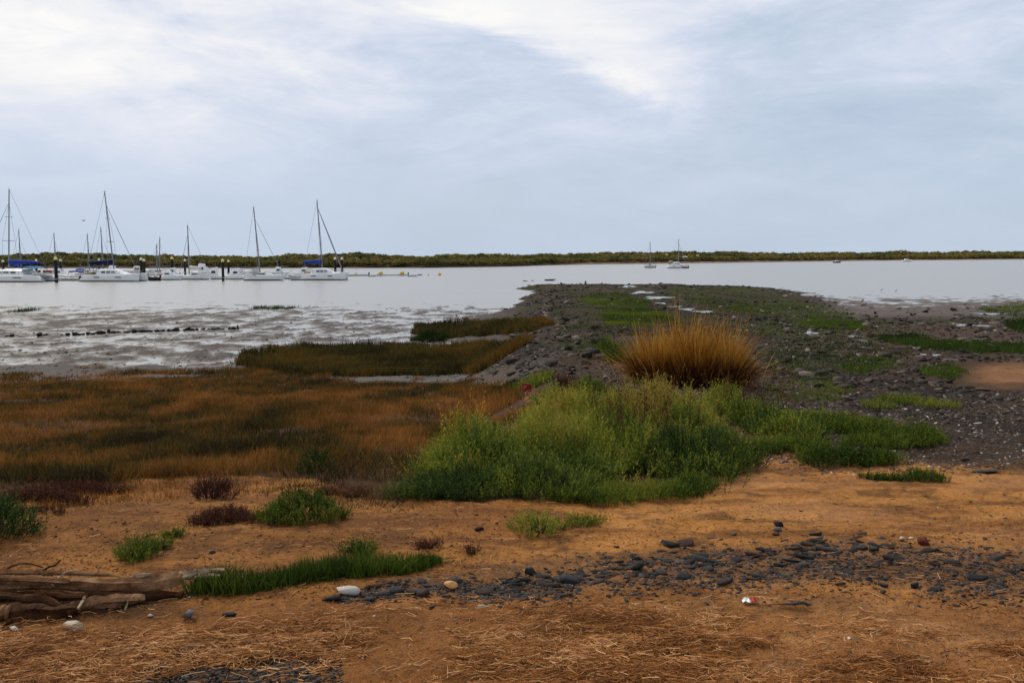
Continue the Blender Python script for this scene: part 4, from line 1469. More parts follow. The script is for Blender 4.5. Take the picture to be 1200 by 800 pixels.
def causeway():
    g = np.random.default_rng(12)
    # individually placed rocks, largest in the picture
    spots = []
    while len(spots) < 262:
        a = g.uniform(600, 1199)
        b = g.uniform(372, 470)
        if a < 900 and b > 440 or (700 < a < 905 and b > 392):
            continue
        if a > 1110 and 425 < b < 455:
            continue
        if a < 660 and b < 378:
            continue
        spots.append((a, b))
    spots.sort(key=lambda q: q[1])
    for a, b in spots:
        p = gnd(a, b)
        left = a < 760
        r = g.choice([4.5, 5, 6, 7, 8, 11]) * (.7 if b < 395 else 1.0) * p.y / FPX
        k_ = int(g.integers(0, 8))
        flat = g.random() < .55 and not left
        where = 'on the left bank of the causeway' if left else ('in the rubble close right of the tall grass' if a < 990 and b > 400 else 'in the rubble near the orange sand patch' if b > 415 else 'along the dark turf ridge at right' if b > 392 else 'on the far rubble above the turf ridge')
        place_stone('rock', RKM[k_], (p.x, p.y, hz(p.x, p.y)), r, g.uniform(0, 6.28), 'rough brown grey rock ' + where, 'rock', 'rocks ' + where, (1, 1, .55 if flat else .9), .25)
    # the rest, out to the tip of the spit
    N = 9000
    y = np.exp(g.uniform(math.log(19), math.log(176), N))
    u = g.uniform(-.02, .56, N)
    x = u * y
    z = H(x, y)
    px, py = proj(x, y, z)
    ul = .03 + .012 * fbm(y * .2, y * 0, 4, 3)
    edge = np.exp(-((u - ul) / .022) ** 2)
    right = sstep(u, .16, .26) * (1 - sstep(y, 60, 80))
    keep = (g.random(N) < np.clip(.16 + edge + .65 * right + .5 * sstep(y, 120, 150), 0, 1)) & (z > .03)
    keep &= ~((px > 1115) & (py > 424) & (py < 458))
    x, y, z = x[keep], y[keep], z[keep]
    P = np.stack([x, y, z], -1)
    sz = g.uniform(.06, .20, len(x)) * np.clip(y / 40, .6, 2.4)
    scatter_rocks('rubble', P, sz, LO, M['rock'], 'mass of smaller rubble along the long stone causeway', 'rubble', .7, 13)
    # fine rubble close in
    N = 6500
    a = g.uniform(590, 1280, N)
    b = g.uniform(395, 505, N)
    y = np.array([2.3 / slope_at(q) for q in b])
    x = (a - 600) / FPX * (y + .2)
    z = H(x, y)
    px, py = proj(x, y, z)
    keep = (px > 610 + 40 * (py > 450)) & (py < np.interp(px, [600, 900, 1000, 1200], [462, 500, 520, 545])) & ~((px > 1115) & (py > 424) & (py < 458))
    P = np.stack([x, y, z], -1)[keep]
    scatter_rocks('rubble', P, g.uniform(.02, .085, len(P)) * np.clip(P[:, 1] / 20, .8, 2), LO, M['rock'], 'fine broken stone between the bigger causeway rocks', 'rubble', .6, 14)
    # stones strewn in the inlet and lumps on the mudflat
    N = 2600
    a, b = g.uniform(440, 690, N), g.uniform(400, 456, N)
    D = np.interp(b, [400, 430, 456], [4.4, 4.4, 3.9])
    y = np.array([d / slope_at(q) for d, q in zip(D, b)])
    x = (a - 600) / FPX * (y + .2)
    P = np.stack([x, y, H(x, y)], -1)
    px, py = proj(x, y, P[:, 2])
    keep = (g.random(N) < np.interp(px, [440, 560, 640], [.15, .45, 1])) & (py > 405) & (py < 458)
    scatter_rocks('rubble', P[keep], g.uniform(.03, .14, keep.sum()), LO, M['rock'], 'broken stone strewn over the inlet beside the islet', 'rubble', .6, 15)
    N = 1700
    y = np.exp(g.uniform(math.log(40), math.log(105), N))
    x = g.uniform(-.56, -.02, N) * y
    z = H(x, y)
    keep = z > -.03
    P = np.stack([x, y, z], -1)[keep]
    scatter_rocks('mud_lumps', P, g.uniform(.04, .15, len(P)) * np.where(g.random(len(P)) > .93, 1.8, 1), LO, M['mudlump'], 'small dark lumps of mud and weed on the left mudflat', 'mud lumps', .5, 16)
    # small stones just off the tip
    for a, b, r, lb in [(616, 329.6, 4, 'flat dark rock awash left of the causeway tip'), (624, 329.2, 3, 'small dark rock awash between the flat rock and the causeway tip'), (645, 328.8, 9, 'long dark rock at the very tip of the causeway')]:
        p = on_water(a, b)
        place_stone('rock', RKM[int(g.integers(0, 8))], (p.x, p.y, .02), r * p.y / FPX, .1, lb, 'rock', None, (1, .8, .3))
    p = gnd(686, 333)
    mb = MB()
    mb.tube([(0, 0, -.3), (.03, 0, .3), (.02, .01, .5)], [.16, .15, .12], 8)
    tag(mb.build('post_stump', M['bark'], None, False, p), 'short dark post stump standing near the causeway tip', 'post')
    # line of dark stones across the mud
    g2 = random.Random(31)
    xs = [8, 14, 46, 53, 72, 79, 88, 92, 97, 103, 109, 116, 121, 127, 132, 139, 147, 151, 157, 163, 168, 172, 177, 184, 190, 196, 201, 206, 214, 220, 226, 232, 238, 244, 249, 255, 261, 267, 273, 280]
    for i, a in enumerate(xs):
        b = np.interp(a, [0, 40, 100, 150, 220, 285], [395.5, 395, 392.5, 390, 387.5, 385.5])
        p = on_water(a, b)
        r = g2.choice([3.2, 3.8, 4.4, 5.0]) * p.y / FPX
        tall = {127: 2.2, 280: 2.0, 46: 1.9, 14: 1.5, 220: 1.5, 150: 1.4}.get(a, g2.uniform(.7, 1.2))
        lb = {127: 'tallest dark block midway along the row of stones in the mud', 280: 'square dark block ending the row of stones in the mud'}.get(a, 'low dark stone in the broken row across the left mudflat')
        o = place_stone('stone', RKM[g2.randrange(8)], (p.x, p.y, .04), r, g2.uniform(0, 6), lb, 'stone', 'row of dark stones across the mudflat', (1, 1, tall))
        o.data = BLK[g2.randrange(4)]


BLK = []
for i in range(4):
    v, f = rock_variant(400 + i, (1, .8, .7), 10)
    BLK.append(mesh_np('stone', v, f, M['blackstone']))
causeway()

# stones worth a name of their own
def named_stone(a, b, rpx, mat, label, seed, sc=(1, .8, .7), name='stone', rz=None, cat='stone', sub=3, planes=9, sink=.1):
    p = gnd(a, b)
    v, f = round_variant(seed, (1, .85, .8), planes, sub) if planes < 9 else rock_variant(seed, (1, .85, .8), planes + 2)
    v = v + (.05 if planes < 9 else 0) * np.stack([fbm(v[:, 1] * 3, v[:, 2] * 3, seed), fbm(v[:, 0] * 3, v[:, 2] * 3, seed + 1), fbm(v[:, 0] * 3, v[:, 1] * 3, seed + 2)], -1)
    me = mesh_np(name, v, f, M[mat], np.full(len(v), .3))
    r = rpx * p.y / FPX
    return place_stone(name, me, (p.x, p.y, hz(p.x, p.y)), r, rz if rz is not None else random.uniform(-.4, .4), label, cat, None, sc, .08, sink - .3)


named_stone(408, 697, 15, 'whitestone', 'angular cream white stone beside the long grass strip', 501, (1, .7, .62), planes=12)
named_stone(388, 703, 13, 'slate', 'smooth blue grey stone touching the cream white stone', 502, (1, .7, .32))
named_stone(528, 690, 9, 'orangestone', 'rounded orange pebble left of the slate cluster', 503, (1, .8, .75), planes=3)
named_stone(86, 736, 16, 'palestone', 'knobbly pale yellow stone in front of the driftwood', 504, (1, .7, .55), planes=14)
named_stone(16, 738, 9, 'whitestone', 'rounded white stone at the left edge before the driftwood', 505, (1, .8, .75))
named_stone(223, 724, 11, 'greystone', 'rounded grey stone right of the driftwood', 506, (1, .8, .75))
named_stone(269, 724, 11, 'blackstone', 'flat black stone between the grey stone and the grass', 507, (1, .6, .32))
named_stone(176, 722, 4.5, 'whitestone', 'small bright white stone between dark slates near the driftwood', 508, (1, .8, .7))
named_stone(669, 684, 17, 'blackstone', 'large black rock in the middle of the left slate cluster', 509, (1, .8, .62), planes=11)
named_stone(622, 674, 9, 'blackstone', 'dark upright rock left of the largest black rock', 510, (1, .8, .95))
named_stone(746, 672, 12, 'blackstone', 'dark brown lump of rock at the right end of the left slate cluster', 511, (1, .8, .75))
named_stone(746, 658, 6.5, 'blackstone', 'small dark rock just above the dark brown lump', 512, (1, .8, .9))
named_stone(910, 624, 8.0, 'greystone', 'pale grey pebble at the foot of a dark stone on the sand', 513, (1, .7, .5))
named_stone(912, 619, 7.5, 'blackstone', 'dark squarish stone on open sand above the band', 514, (1, .8, .85))
named_stone(874, 608, 7, 'slate', 'thin dark slate alone on open sand', 515, (1, .6, .25))
named_stone(1083, 640, 11, 'brick', 'dark red brick lump at the upper edge of the stony band', 516, (1, .7, .6), 'brick_fragment', cat='brick', planes=14)
named_stone(1057, 634, 5, 'whitestone', 'left one of two white stones beside the red brick lump', 517, (1, .8, .8))
named_stone(1068, 633, 4, 'whitestone', 'right one of two white stones beside the red brick lump', 518, (1, .8, .6))
named_stone(632, 747, 5.5, 'blackstone', 'round black lump lying on the reed litter', 519, (1, .9, .8), planes=5)
named_stone(562, 623, 10, 'slate', 'dark slate alone on sand below the green bush', 520, (1, .6, .35))
named_stone(1150, 554, 22, 'slate', 'long flat blue grey slab right of the low green strip', 521, (1, .5, .14))
named_stone(1132, 541, 7, 'slate', 'chunky dark stone above the long grey slab', 522, (1, .7, .6))
named_stone(1072, 690, 6, 'blackstone', 'upright dark stone below the right stretch of the band', 523, (1, .8, 1.1))
named_stone(985, 691, 10, 'slate', 'dark slate just under the right stretch of the band', 524, (1, .6, .3))
named_stone(1175, 652, 20, 'drift_dark', 'long dark stick of wood at the right edge', 525, (1, .16, .14), 'driftwood_stick', cat='driftwood', rz=0.02)
named_stone(622, 744 - 38, 4.5, 'palestone', 'small yellowish shell on the reed litter below the slate cluster', 526, (1, .8, .6), 'shell', cat='shell')
named_stone(566, 712, 8, 'palestone', 'tan flat stone on the reed litter below the slates', 527, (1, .6, .45))
named_stone(66, 629, 8, 'drift_dark', 'crumpled dark scrap of weed on the left sand', 528, (1, .5, .3), 'seaweed', cat='seaweed')
named_stone(248, 650, 5, 'slate', 'small dark pebble on sand between the green tufts', 529, (1, .8, .6))

# litter
def rubbish():
    p = gnd(880, 712)
    m_ = p.y / FPX
    e = empty('wrapper', (p.x, p.y, hz(p.x, p.y)), 'crumpled red and white wrapper lying on the sand', 'litter')
    for k, (mt, dx_, s_) in enumerate((('white', -5, 1), ('red', 3, 1))):
        mb = MB()
        g = random.Random(k)
        n, q = 5, []
        V = [((dx_ + (i / 4 - .5) * 11) * m_, (j / 3 - .5) * 9 * m_, (1.2 + g.uniform(0, 5) * (1 if 0 < i < 4 else .4)) * m_) for j in range(4) for i in range(5)]
        F = [(j * 5 + i, j * 5 + i + 1, j * 5 + i + 6, j * 5 + i + 5) for j in range(3) for i in range(4)]
        mb.add(V, F)
        ob = mb.build('wrapper_half', M[mt], e)
        ob['label'] = 'white end of the wrapper' if k == 0 else 'red end of the wrapper'
    p = gnd(925, 713)
    e2 = empty('plastic_strip', (p.x, p.y, hz(p.x, p.y) + .005), 'dark grey strip of rubbish trailing right of the red wrapper', 'litter')
    mb = MB()
    mb.tube([(-34 * m_, 0, .004), (-12 * m_, .004, .008), (4 * m_, -.004, .012), (16 * m_, .005, .016), (27 * m_, -.01, .008)], [.003, .004, .011, .014, .003], 7, .5)
    mb.build('strip', M['rubber'], e2)
    p = gnd(617, 468)
    mb = MB()
    m_ = p.y / FPX
    g = random.Random(9)
    V = [((i / 3 - .5) * 11 * m_, g.uniform(-3, 3) * m_, (j / 3) * 10 * m_ + .1 + g.uniform(0, 2) * m_) for j in range(4) for i in range(4)]
    F = [(j * 4 + i, j * 4 + i + 1, j * 4 + i + 5, j * 4 + i + 4) for j in range(3) for i in range(3)]
    mb.add(V, F)
    o = mb.build('plastic_bag', M['redbag'], None, False, (p.x, p.y, p.z + .02))
    sol = o.modifiers.new('thick', 'SOLIDIFY')
    sol.thickness = .01
    tag(o, 'torn red plastic bag caught between the marsh and the green bush', 'litter')


rubbish()

# ------------------------------------------------------------------ driftwood
def limb(pts, rad, n=10, seed=0, rough=.22, steps=26):
    """a knotty swept branch"""
    g = random.Random(seed)
    P = [Vector(p) for p in pts]
    out_, R = [], []
    m_ = len(P) - 1
    for i in range(steps + 1):
        s_ = i / steps * m_
        k_ = min(int(s_), m_ - 1)
        f = s_ - k_
        a, b, c, d = P[max(k_ - 1, 0)], P[k_], P[k_ + 1], P[min(k_ + 2, m_)]
        out_.append(.5 * ((2 * b) + (c - a) * f + (2 * a - 5 * b + 4 * c - d) * f * f + (3 * b - a - 3 * c + d) * f ** 3))
        R.append(rad[k_] * (1 - f) + rad[k_ + 1] * f)
    V, F = [], []
    ph = [g.uniform(0, 6.28) for _ in range(4)]
    for i, p in enumerate(out_):
        d = (out_[min(i + 1, steps)] - out_[max(i - 1, 0)]).normalized()
        a = d.cross(Vector((0, 0, 1))).normalized()
        b = a.cross(d).normalized()
        for j in range(n):
            an = 2 * math.pi * j / n
            r = R[i] * (1 + rough * math.sin(3 * an + ph[0] + i * .22) + rough * .8 * math.sin(5 * an + ph[1] - i * .1) + rough * .6 * math.sin(i * .9 + ph[2]) + g.uniform(-.09, .09))
            V.append(p + a * math.cos(an) * r + b * math.sin(an) * r)
    for i in range(steps):
        for j in range(n):
            F.append((i * n + j, i * n + (j + 1) % n, (i + 1) * n + (j + 1) % n, (i + 1) * n + j))
    F.append(tuple(range(n))[::-1])
    F.append(tuple(steps * n + j for j in range(n)))
    return V, F


def wood(name, label, runs, mat, cat='driftwood', group=None):
    """runs: list of (part name, [(px,py,height above sand m, radius px)], material)"""
    a0 = runs[0][1][0]
    p0 = gnd(a0[0], a0[1])
    e = empty(name, p0, label, cat, group)
    for k, (pn, pts, mt) in enumerate(runs):
        W, R = [], []
        for (a, b, hgt, r) in pts:
            q = gnd(a, b)
            W.append(Vector((q.x, q.y, q.z + hgt)) - p0)
            R.append(r * q.y / FPX)
        V, F = limb(W, R, 10, hash(label) % 1000 if False else len(label) * 7 + k)
        mb = MB()
        mb.add(V, F)
        mb.build(pn, M[mt or mat], e, False)
    return e


# positions: ground pixel under the wood, lift above the sand
wood('driftwood_log', 'long weathered driftwood log with bleached forked tip by the grass', [
    ('trunk', [(-60, 704, .065, 6.5), (10, 704, .088, 7), (60, 704, .085, 6), (92, 705, .088, 7.5), (122, 706, .085, 8.5), (152, 705, .080, 7.5), (172, 702, .072, 9), (195, 700, .078, 7.5), (215, 697, .086, 6)], 'drift'),
    ('bleached_tip', [(200, 697, .088, 6), (216, 696, .096, 5.5), (232, 695, .103, 4), (248, 694, .110, 3.4), (264, 694, .118, 1.6)], 'drift_pale'),
    ('fork', [(222, 695, .085, 3.4), (243, 695, .094, 2.6), (258, 696, .094, 1.2)], 'drift_pale'),
    ('knot', [(150, 703, .095, 2), (160, 702, .116, 3.2), (170, 701, .124, 2.6), (178, 700, .118, 1.2)], 'drift_pale')], 'drift')
wood('driftwood_log', 'straight pinkish pole lying on top of the driftwood at the left edge', [
    ('pole', [(-70, 708, .112, 4.6), (-20, 707, .122, 4.8), (20, 707, .120, 4.6), (60, 707, .114, 4.2), (82, 707, .108, 3.4)], 'drift'),
    ('twig', [(62, 707, .09, 1.6), (72, 706, .13, 1.4), (80, 705, .155, 1.0), (92, 705, .16, .6)], 'drift_pale')], 'drift')
wood('driftwood_branch', 'thin grey branch lying along the top of the driftwood pile', [
    ('branch', [(-40, 698, .105, 3), (0, 697, .122, 3.2), (40, 697, .116, 2.6), (80, 697, .118, 2.4), (110, 697, .106, 2.4), (130, 697, .102, 1.8), (148, 698, .088, 1)], 'drift'),
    ('twig', [(50, 697, .12, 1.4), (58, 696, .14, 1.2), (66, 696, .15, 1.0), (73, 695, .175, .6)], 'drift_dark'),
    ('twig', [(5, 697, .125, 1.4), (18, 696, .15, 1.2), (34, 696, .158, 1.0), (52, 696, .138, .7)], 'drift_dark')], 'drift_pale')
wood('driftwood_log', 'dark rotten log at the bottom of the driftwood pile', [
    ('trunk', [(-60, 726, .03, 10), (10, 727, .030, 10), (36, 725, .036, 8.5), (66, 724, .026, 9), (90, 721, .034, 7)], 'drift_dark'),
    ('broken_end', [(-30, 729, .045, 7), (4, 730, .05, 8), (11, 730, .048, 7)], 'drift')], 'drift_dark')
wood('driftwood_log', 'short brown log wedged under the bleached log', [
    ('trunk', [(84, 719, .026, 6), (104, 716, .036, 7), (126, 714, .042, 6.5), (150, 711, .038, 6.5), (170, 708, .030, 4)], 'drift')], 'drift')
wood('driftwood_branch', 'crooked dark branch across the front of the rotten log', [
    ('branch', [(-20, 716, .065, 4), (10, 717, .072, 4.5), (32, 716, .058, 5), (52, 716, .062, 4), (70, 721, .045, 4), (84, 726, .03, 2.5)], 'drift_dark')], 'drift_dark')
wood('driftwood_branch', 'black twisted root in the gap under the straight pole', [
    ('root', [(-30, 712, .05, 6), (8, 711, .066, 5), (30, 712, .05, 6), (56, 711, .064, 4.5), (80, 711, .05, 5), (104, 710, .05, 3)], 'drift_dark')], 'drift_dark')
wood('driftwood_branch', 'dark root running under the long log towards the grass', [
    ('root', [(100, 709, .05, 4), (130, 709, .04, 5), (160, 707, .035, 5), (190, 704, .03, 5), (214, 702, .02, 3)], 'drift_dark')], 'drift_dark')
wood('driftwood_branch', 'thin forked twig sticking up behind the driftwood pile', [
    ('twig', [(40, 693, .05, 1.3), (50, 692, .07, 1.2), (58, 691, .085, .9), (66, 691, .10, .5)], 'drift'),
    ('twig', [(50, 692, .07, 1.0), (54, 691, .075, .8), (63, 691, .07, .5)], 'drift')], 'drift')
for k, (pts, mt, lb) in enumerate([
        ([(146, 716, .0, 1.3), (150, 713, .03, 1.3), (150, 712, .05, 1.1)], 'drift_pale', 'short pale upright stick leaning on the short brown log'),
        ([(18, 728, .05, 2.2), (35, 722, .05, 2.2)], 'drift', 'short brown stick leaning across the rotten log'),
        ([(92, 723, .04, 1.5), (98, 718, .06, 1.7), (100, 716, .075, 1.2)], 'drift_pale', 'pale splinter standing up between the two lower logs'),
        ([(112, 775, .012, 3), (150, 770, .02, 4), (180, 766, .02, 3.5)], 'drift', 'thick pale stick lying on the reed litter at lower left'),
        ([(200, 769, .016, 4), (222, 768, .026, 6), (240, 766, .02, 3)], 'drift', 'stubby pale stick right of the thick stick at lower left'),
        ([(216, 760, .008, 2), (260, 756, .012, 2.4), (330, 752, .01, 1.8)], 'drift', 'long thin stick above the stubby stick at lower left'),
        ([(430, 692, .01, 2.5), (455, 688, .012, 3), (468, 687, .01, 1.5)], 'drift_dark', 'dark stick lying right of the cream white stone')]):
    wood('driftwood_stick', lb, [('stick', pts, mt)], mt)

# ------------------------------------------------------------------ plants
def unit(v):
    return v / np.maximum(np.linalg.norm(v, axis=-1, keepdims=True), 1e-9)


def sprigs(P, N, h, k, ll, lw, tint, seed=1, jit=.08):
    """leafy shoots: stem with k narrow leaves each"""
    g = np.random.default_rng(seed)
    n = len(P)
    bend = g.normal(size=(n, 3)) * .18
    tt = .12 + .88 * (np.arange(k)[None, :] + g.random((n, k))) / k
    Q = P[:, None] + N[:, None] * (h[:, None] * tt)[..., None] + bend[:, None] * (h[:, None] * tt ** 2)[..., None]
    ang = (np.arange(k)[None, :] * 2.4 + g.uniform(0, 6.28, (n, 1)))
    side = unit(np.cross(N, g.normal(size=(n, 3))))
    up2 = np.cross(N, side)
    rad = side[:, None] * np.cos(ang)[..., None] + up2[:, None] * np.sin(ang)[..., None]
    d = unit(N[:, None] * .75 + rad * (.9 - .45 * tt[..., None]))
    L = ll[:, None] * (.7 + .6 * g.random((n, k))) * (1.1 - .45 * tt)
    wv = unit(np.cross(d, N[:, None] + .4 * g.normal(size=(n, k, 3)))) * (lw[:, None] * (.7 + .6 * g.random((n, k))))[..., None] * .5
    mid = Q + d * (L * .5)[..., None]
    V1 = np.stack([Q, mid + wv, Q + d * L[..., None], mid - wv], 2).reshape(-1, 3)
    b = np.arange(n * k) * 4
    T1 = np.stack([np.stack([b, b + 1, b + 2], -1), np.stack([b, b + 2, b + 3], -1)], 1).reshape(-1, 3)
    ti1 = np.repeat(np.clip(tint[:, None] + g.normal(size=(n, k)) * jit, 0, 1).ravel(), 4)
    sw = side * (lw * .35)[:, None]
    top = P + N * h[:, None] + bend * h[:, None]
    V2 = np.stack([P - sw, P + sw, top], 1).reshape(-1, 3)
    T2 = np.arange(n * 3).reshape(-1, 3)
    return cat_meshes([(V1, T1, ti1), (V2, T2, np.repeat(np.clip(tint - .2, 0, 1), 3))])


def blades(P, h, wd, lean, tint, seed=1, droop=.3, seg=2):
    g = np.random.default_rng(seed)
    n = len(P)
    a = g.uniform(0, 6.28, n)
    sv = np.stack([np.cos(a), np.sin(a), np.zeros(n)], -1) * (wd * .5)[:, None]
    up = np.array([0, 0, 1.0])
    dirv = unit(up[None] + lean)
    hor = lean * np.array([1, 1, 0])

    def pt(s_):
        q = P + dirv * (h * s_)[:, None] + hor * (h * droop * s_ * s_)[:, None]
        q[:, 2] -= h * droop * .5 * s_ * s_ * np.linalg.norm(hor, axis=1)
        return q
    if seg == 1:
        V = np.stack([P - sv, P + sv, pt(1.0)], 1).reshape(-1, 3)
        T = np.arange(3 * n).reshape(-1, 3)
        return V, T, np.repeat(tint, 3)
    m1, m2, m3 = pt(.4), pt(.75), pt(1.0)
    V = np.stack([P - sv, P + sv, m1 - sv * .9, m1 + sv * .9, m2 - sv * .6, m2 + sv * .6, m3], 1).reshape(-1, 3)
    b = (np.arange(n) * 7)[:, None]
    F = np.array([[0, 1, 3], [0, 3, 2], [2, 3, 5], [2, 5, 4], [4, 5, 6]])
    T = (b[:, :, None] + F[None]).reshape(-1, 3)
    return V, T, np.repeat(tint, 7)


def mound(e_pos, lobes, dens, h, k, ll, lw, tintf, seed, minn=0.2, stems=True, inner=.35):
    """shoots on the domes of several lobes (world ellipses: cx, cy, rx, ry, height)"""
    g = np.random.default_rng(seed)
    PP, NN, TT, HH = [], [], [], []
    for (cx, cy, rx, ry, hh) in lobes:
        n = int(dens * math.pi * rx * ry)
        r = np.sqrt(g.random(n)) * np.where(g.random(n) < .07, 1.32, 1.0)
        a = g.uniform(0, 2 * math.pi, n)
        wob = 1 + .16 * np.sin(3 * a + seed + cx * 3) + .10 * np.sin(7 * a + cy)
        x, y = cx + rx * r * wob * np.cos(a), cy + ry * r * wob * np.sin(a)
        lump = np.clip(.78 + .9 * fbm(x * 1.9, y * 1.9, seed, 2) + .65 * fbm(x * 6.5, y * 6.5, seed + 3, 2), .15, 1.5)
        dome = hh * np.sqrt(np.maximum(0, 1 - r ** 2.4)) * lump
        lev = np.where(g.random(n) < inner, g.random(n), 1.0)
        z = H(x, y) + np.maximum(dome * lev - h * .6, 0)
        nx, ny = np.cos(a) * r * hh / rx, np.sin(a) * r * hh / ry
        N = unit(np.stack([nx * .9, ny * .9, np.full(n, 1.35)], -1) + g.normal(size=(n, 3)) * .22)
        PP.append(np.stack([x, y, z], -1))
        NN.append(N)
        HH.append(h * g.uniform(.65, 1.35, n))
        TT.append(tintf(x, y, r, g))
    P, N, hh_, tn = np.concatenate(PP), np.concatenate(NN), np.concatenate(HH), np.concatenate(TT)
    n = len(P)
    V, T, ti = sprigs(P, N, hh_, k, np.full(n, ll), np.full(n, lw), tn, seed)
    V = V - np.array(e_pos)
    return V, T, ti


def shrub(name, label, cat, lobes_px, dens, h, k, ll, lw, mat, tintf, seed, group=None, stem_n=10, kind=None, inner=.35):
    """lobes_px: (px, py on the ground, rx px, depth ry m, height m)"""
    lobes = []
    for (a, b, rx, ry, hh) in lobes_px:
        p = gnd(a, b)
        lobes.append((p.x, p.y, rx * p.y / FPX, ry, hh))
    c = (lobes[0][0], lobes[0][1], hz(lobes[0][0], lobes[0][1]))
    e = empty(name, c, label, cat, group)
    V, T, ti = mound(c, lobes, dens, h, k, ll, lw, tintf, seed, inner=inner)
    link('foliage', mesh_np('foliage', V, T, M[mat], ti), e)
    mb = MB()
    g = random.Random(seed)
    for (cx, cy, rx, ry, hh) in lobes:
        for i in range(stem_n):
            a = g.uniform(0, 6.28)
            r0, r1 = g.uniform(0, .5), g.uniform(.3, .9)
            x0, y0 = cx + rx * r0 * math.cos(a), cy + ry * r0 * math.sin(a)
            x1, y1 = cx + rx * r1 * math.cos(a + .3), cy + ry * r1 * math.sin(a + .3)
            z0, z1 = hz(x0, y0) - .02, hz(x1, y1) + hh * math.sqrt(max(0, 1 - r1 ** 2)) * .8
            mb.tube([(x0 - c[0], y0 - c[1], z0 - c[2]), ((x0 + x1) / 2 - c[0], (y0 + y1) / 2 - c[1], (z0 + z1) / 2 - c[2] + .02), (x1 - c[0], y1 - c[1], z1 - c[2])], [.008, .006, .003], 4)
    mb.build('stems', M['stem'], e)['kind'] = 'stuff'
    return e


def tf(base, var=.15, sc=1.2, amp=.5, seed=0):
    def f(x, y, r, g):
        return np.clip(base + amp * fbm(x * sc, y * sc, seed, 3) + g.normal(size=len(x)) * var, 0, 1)
    return f


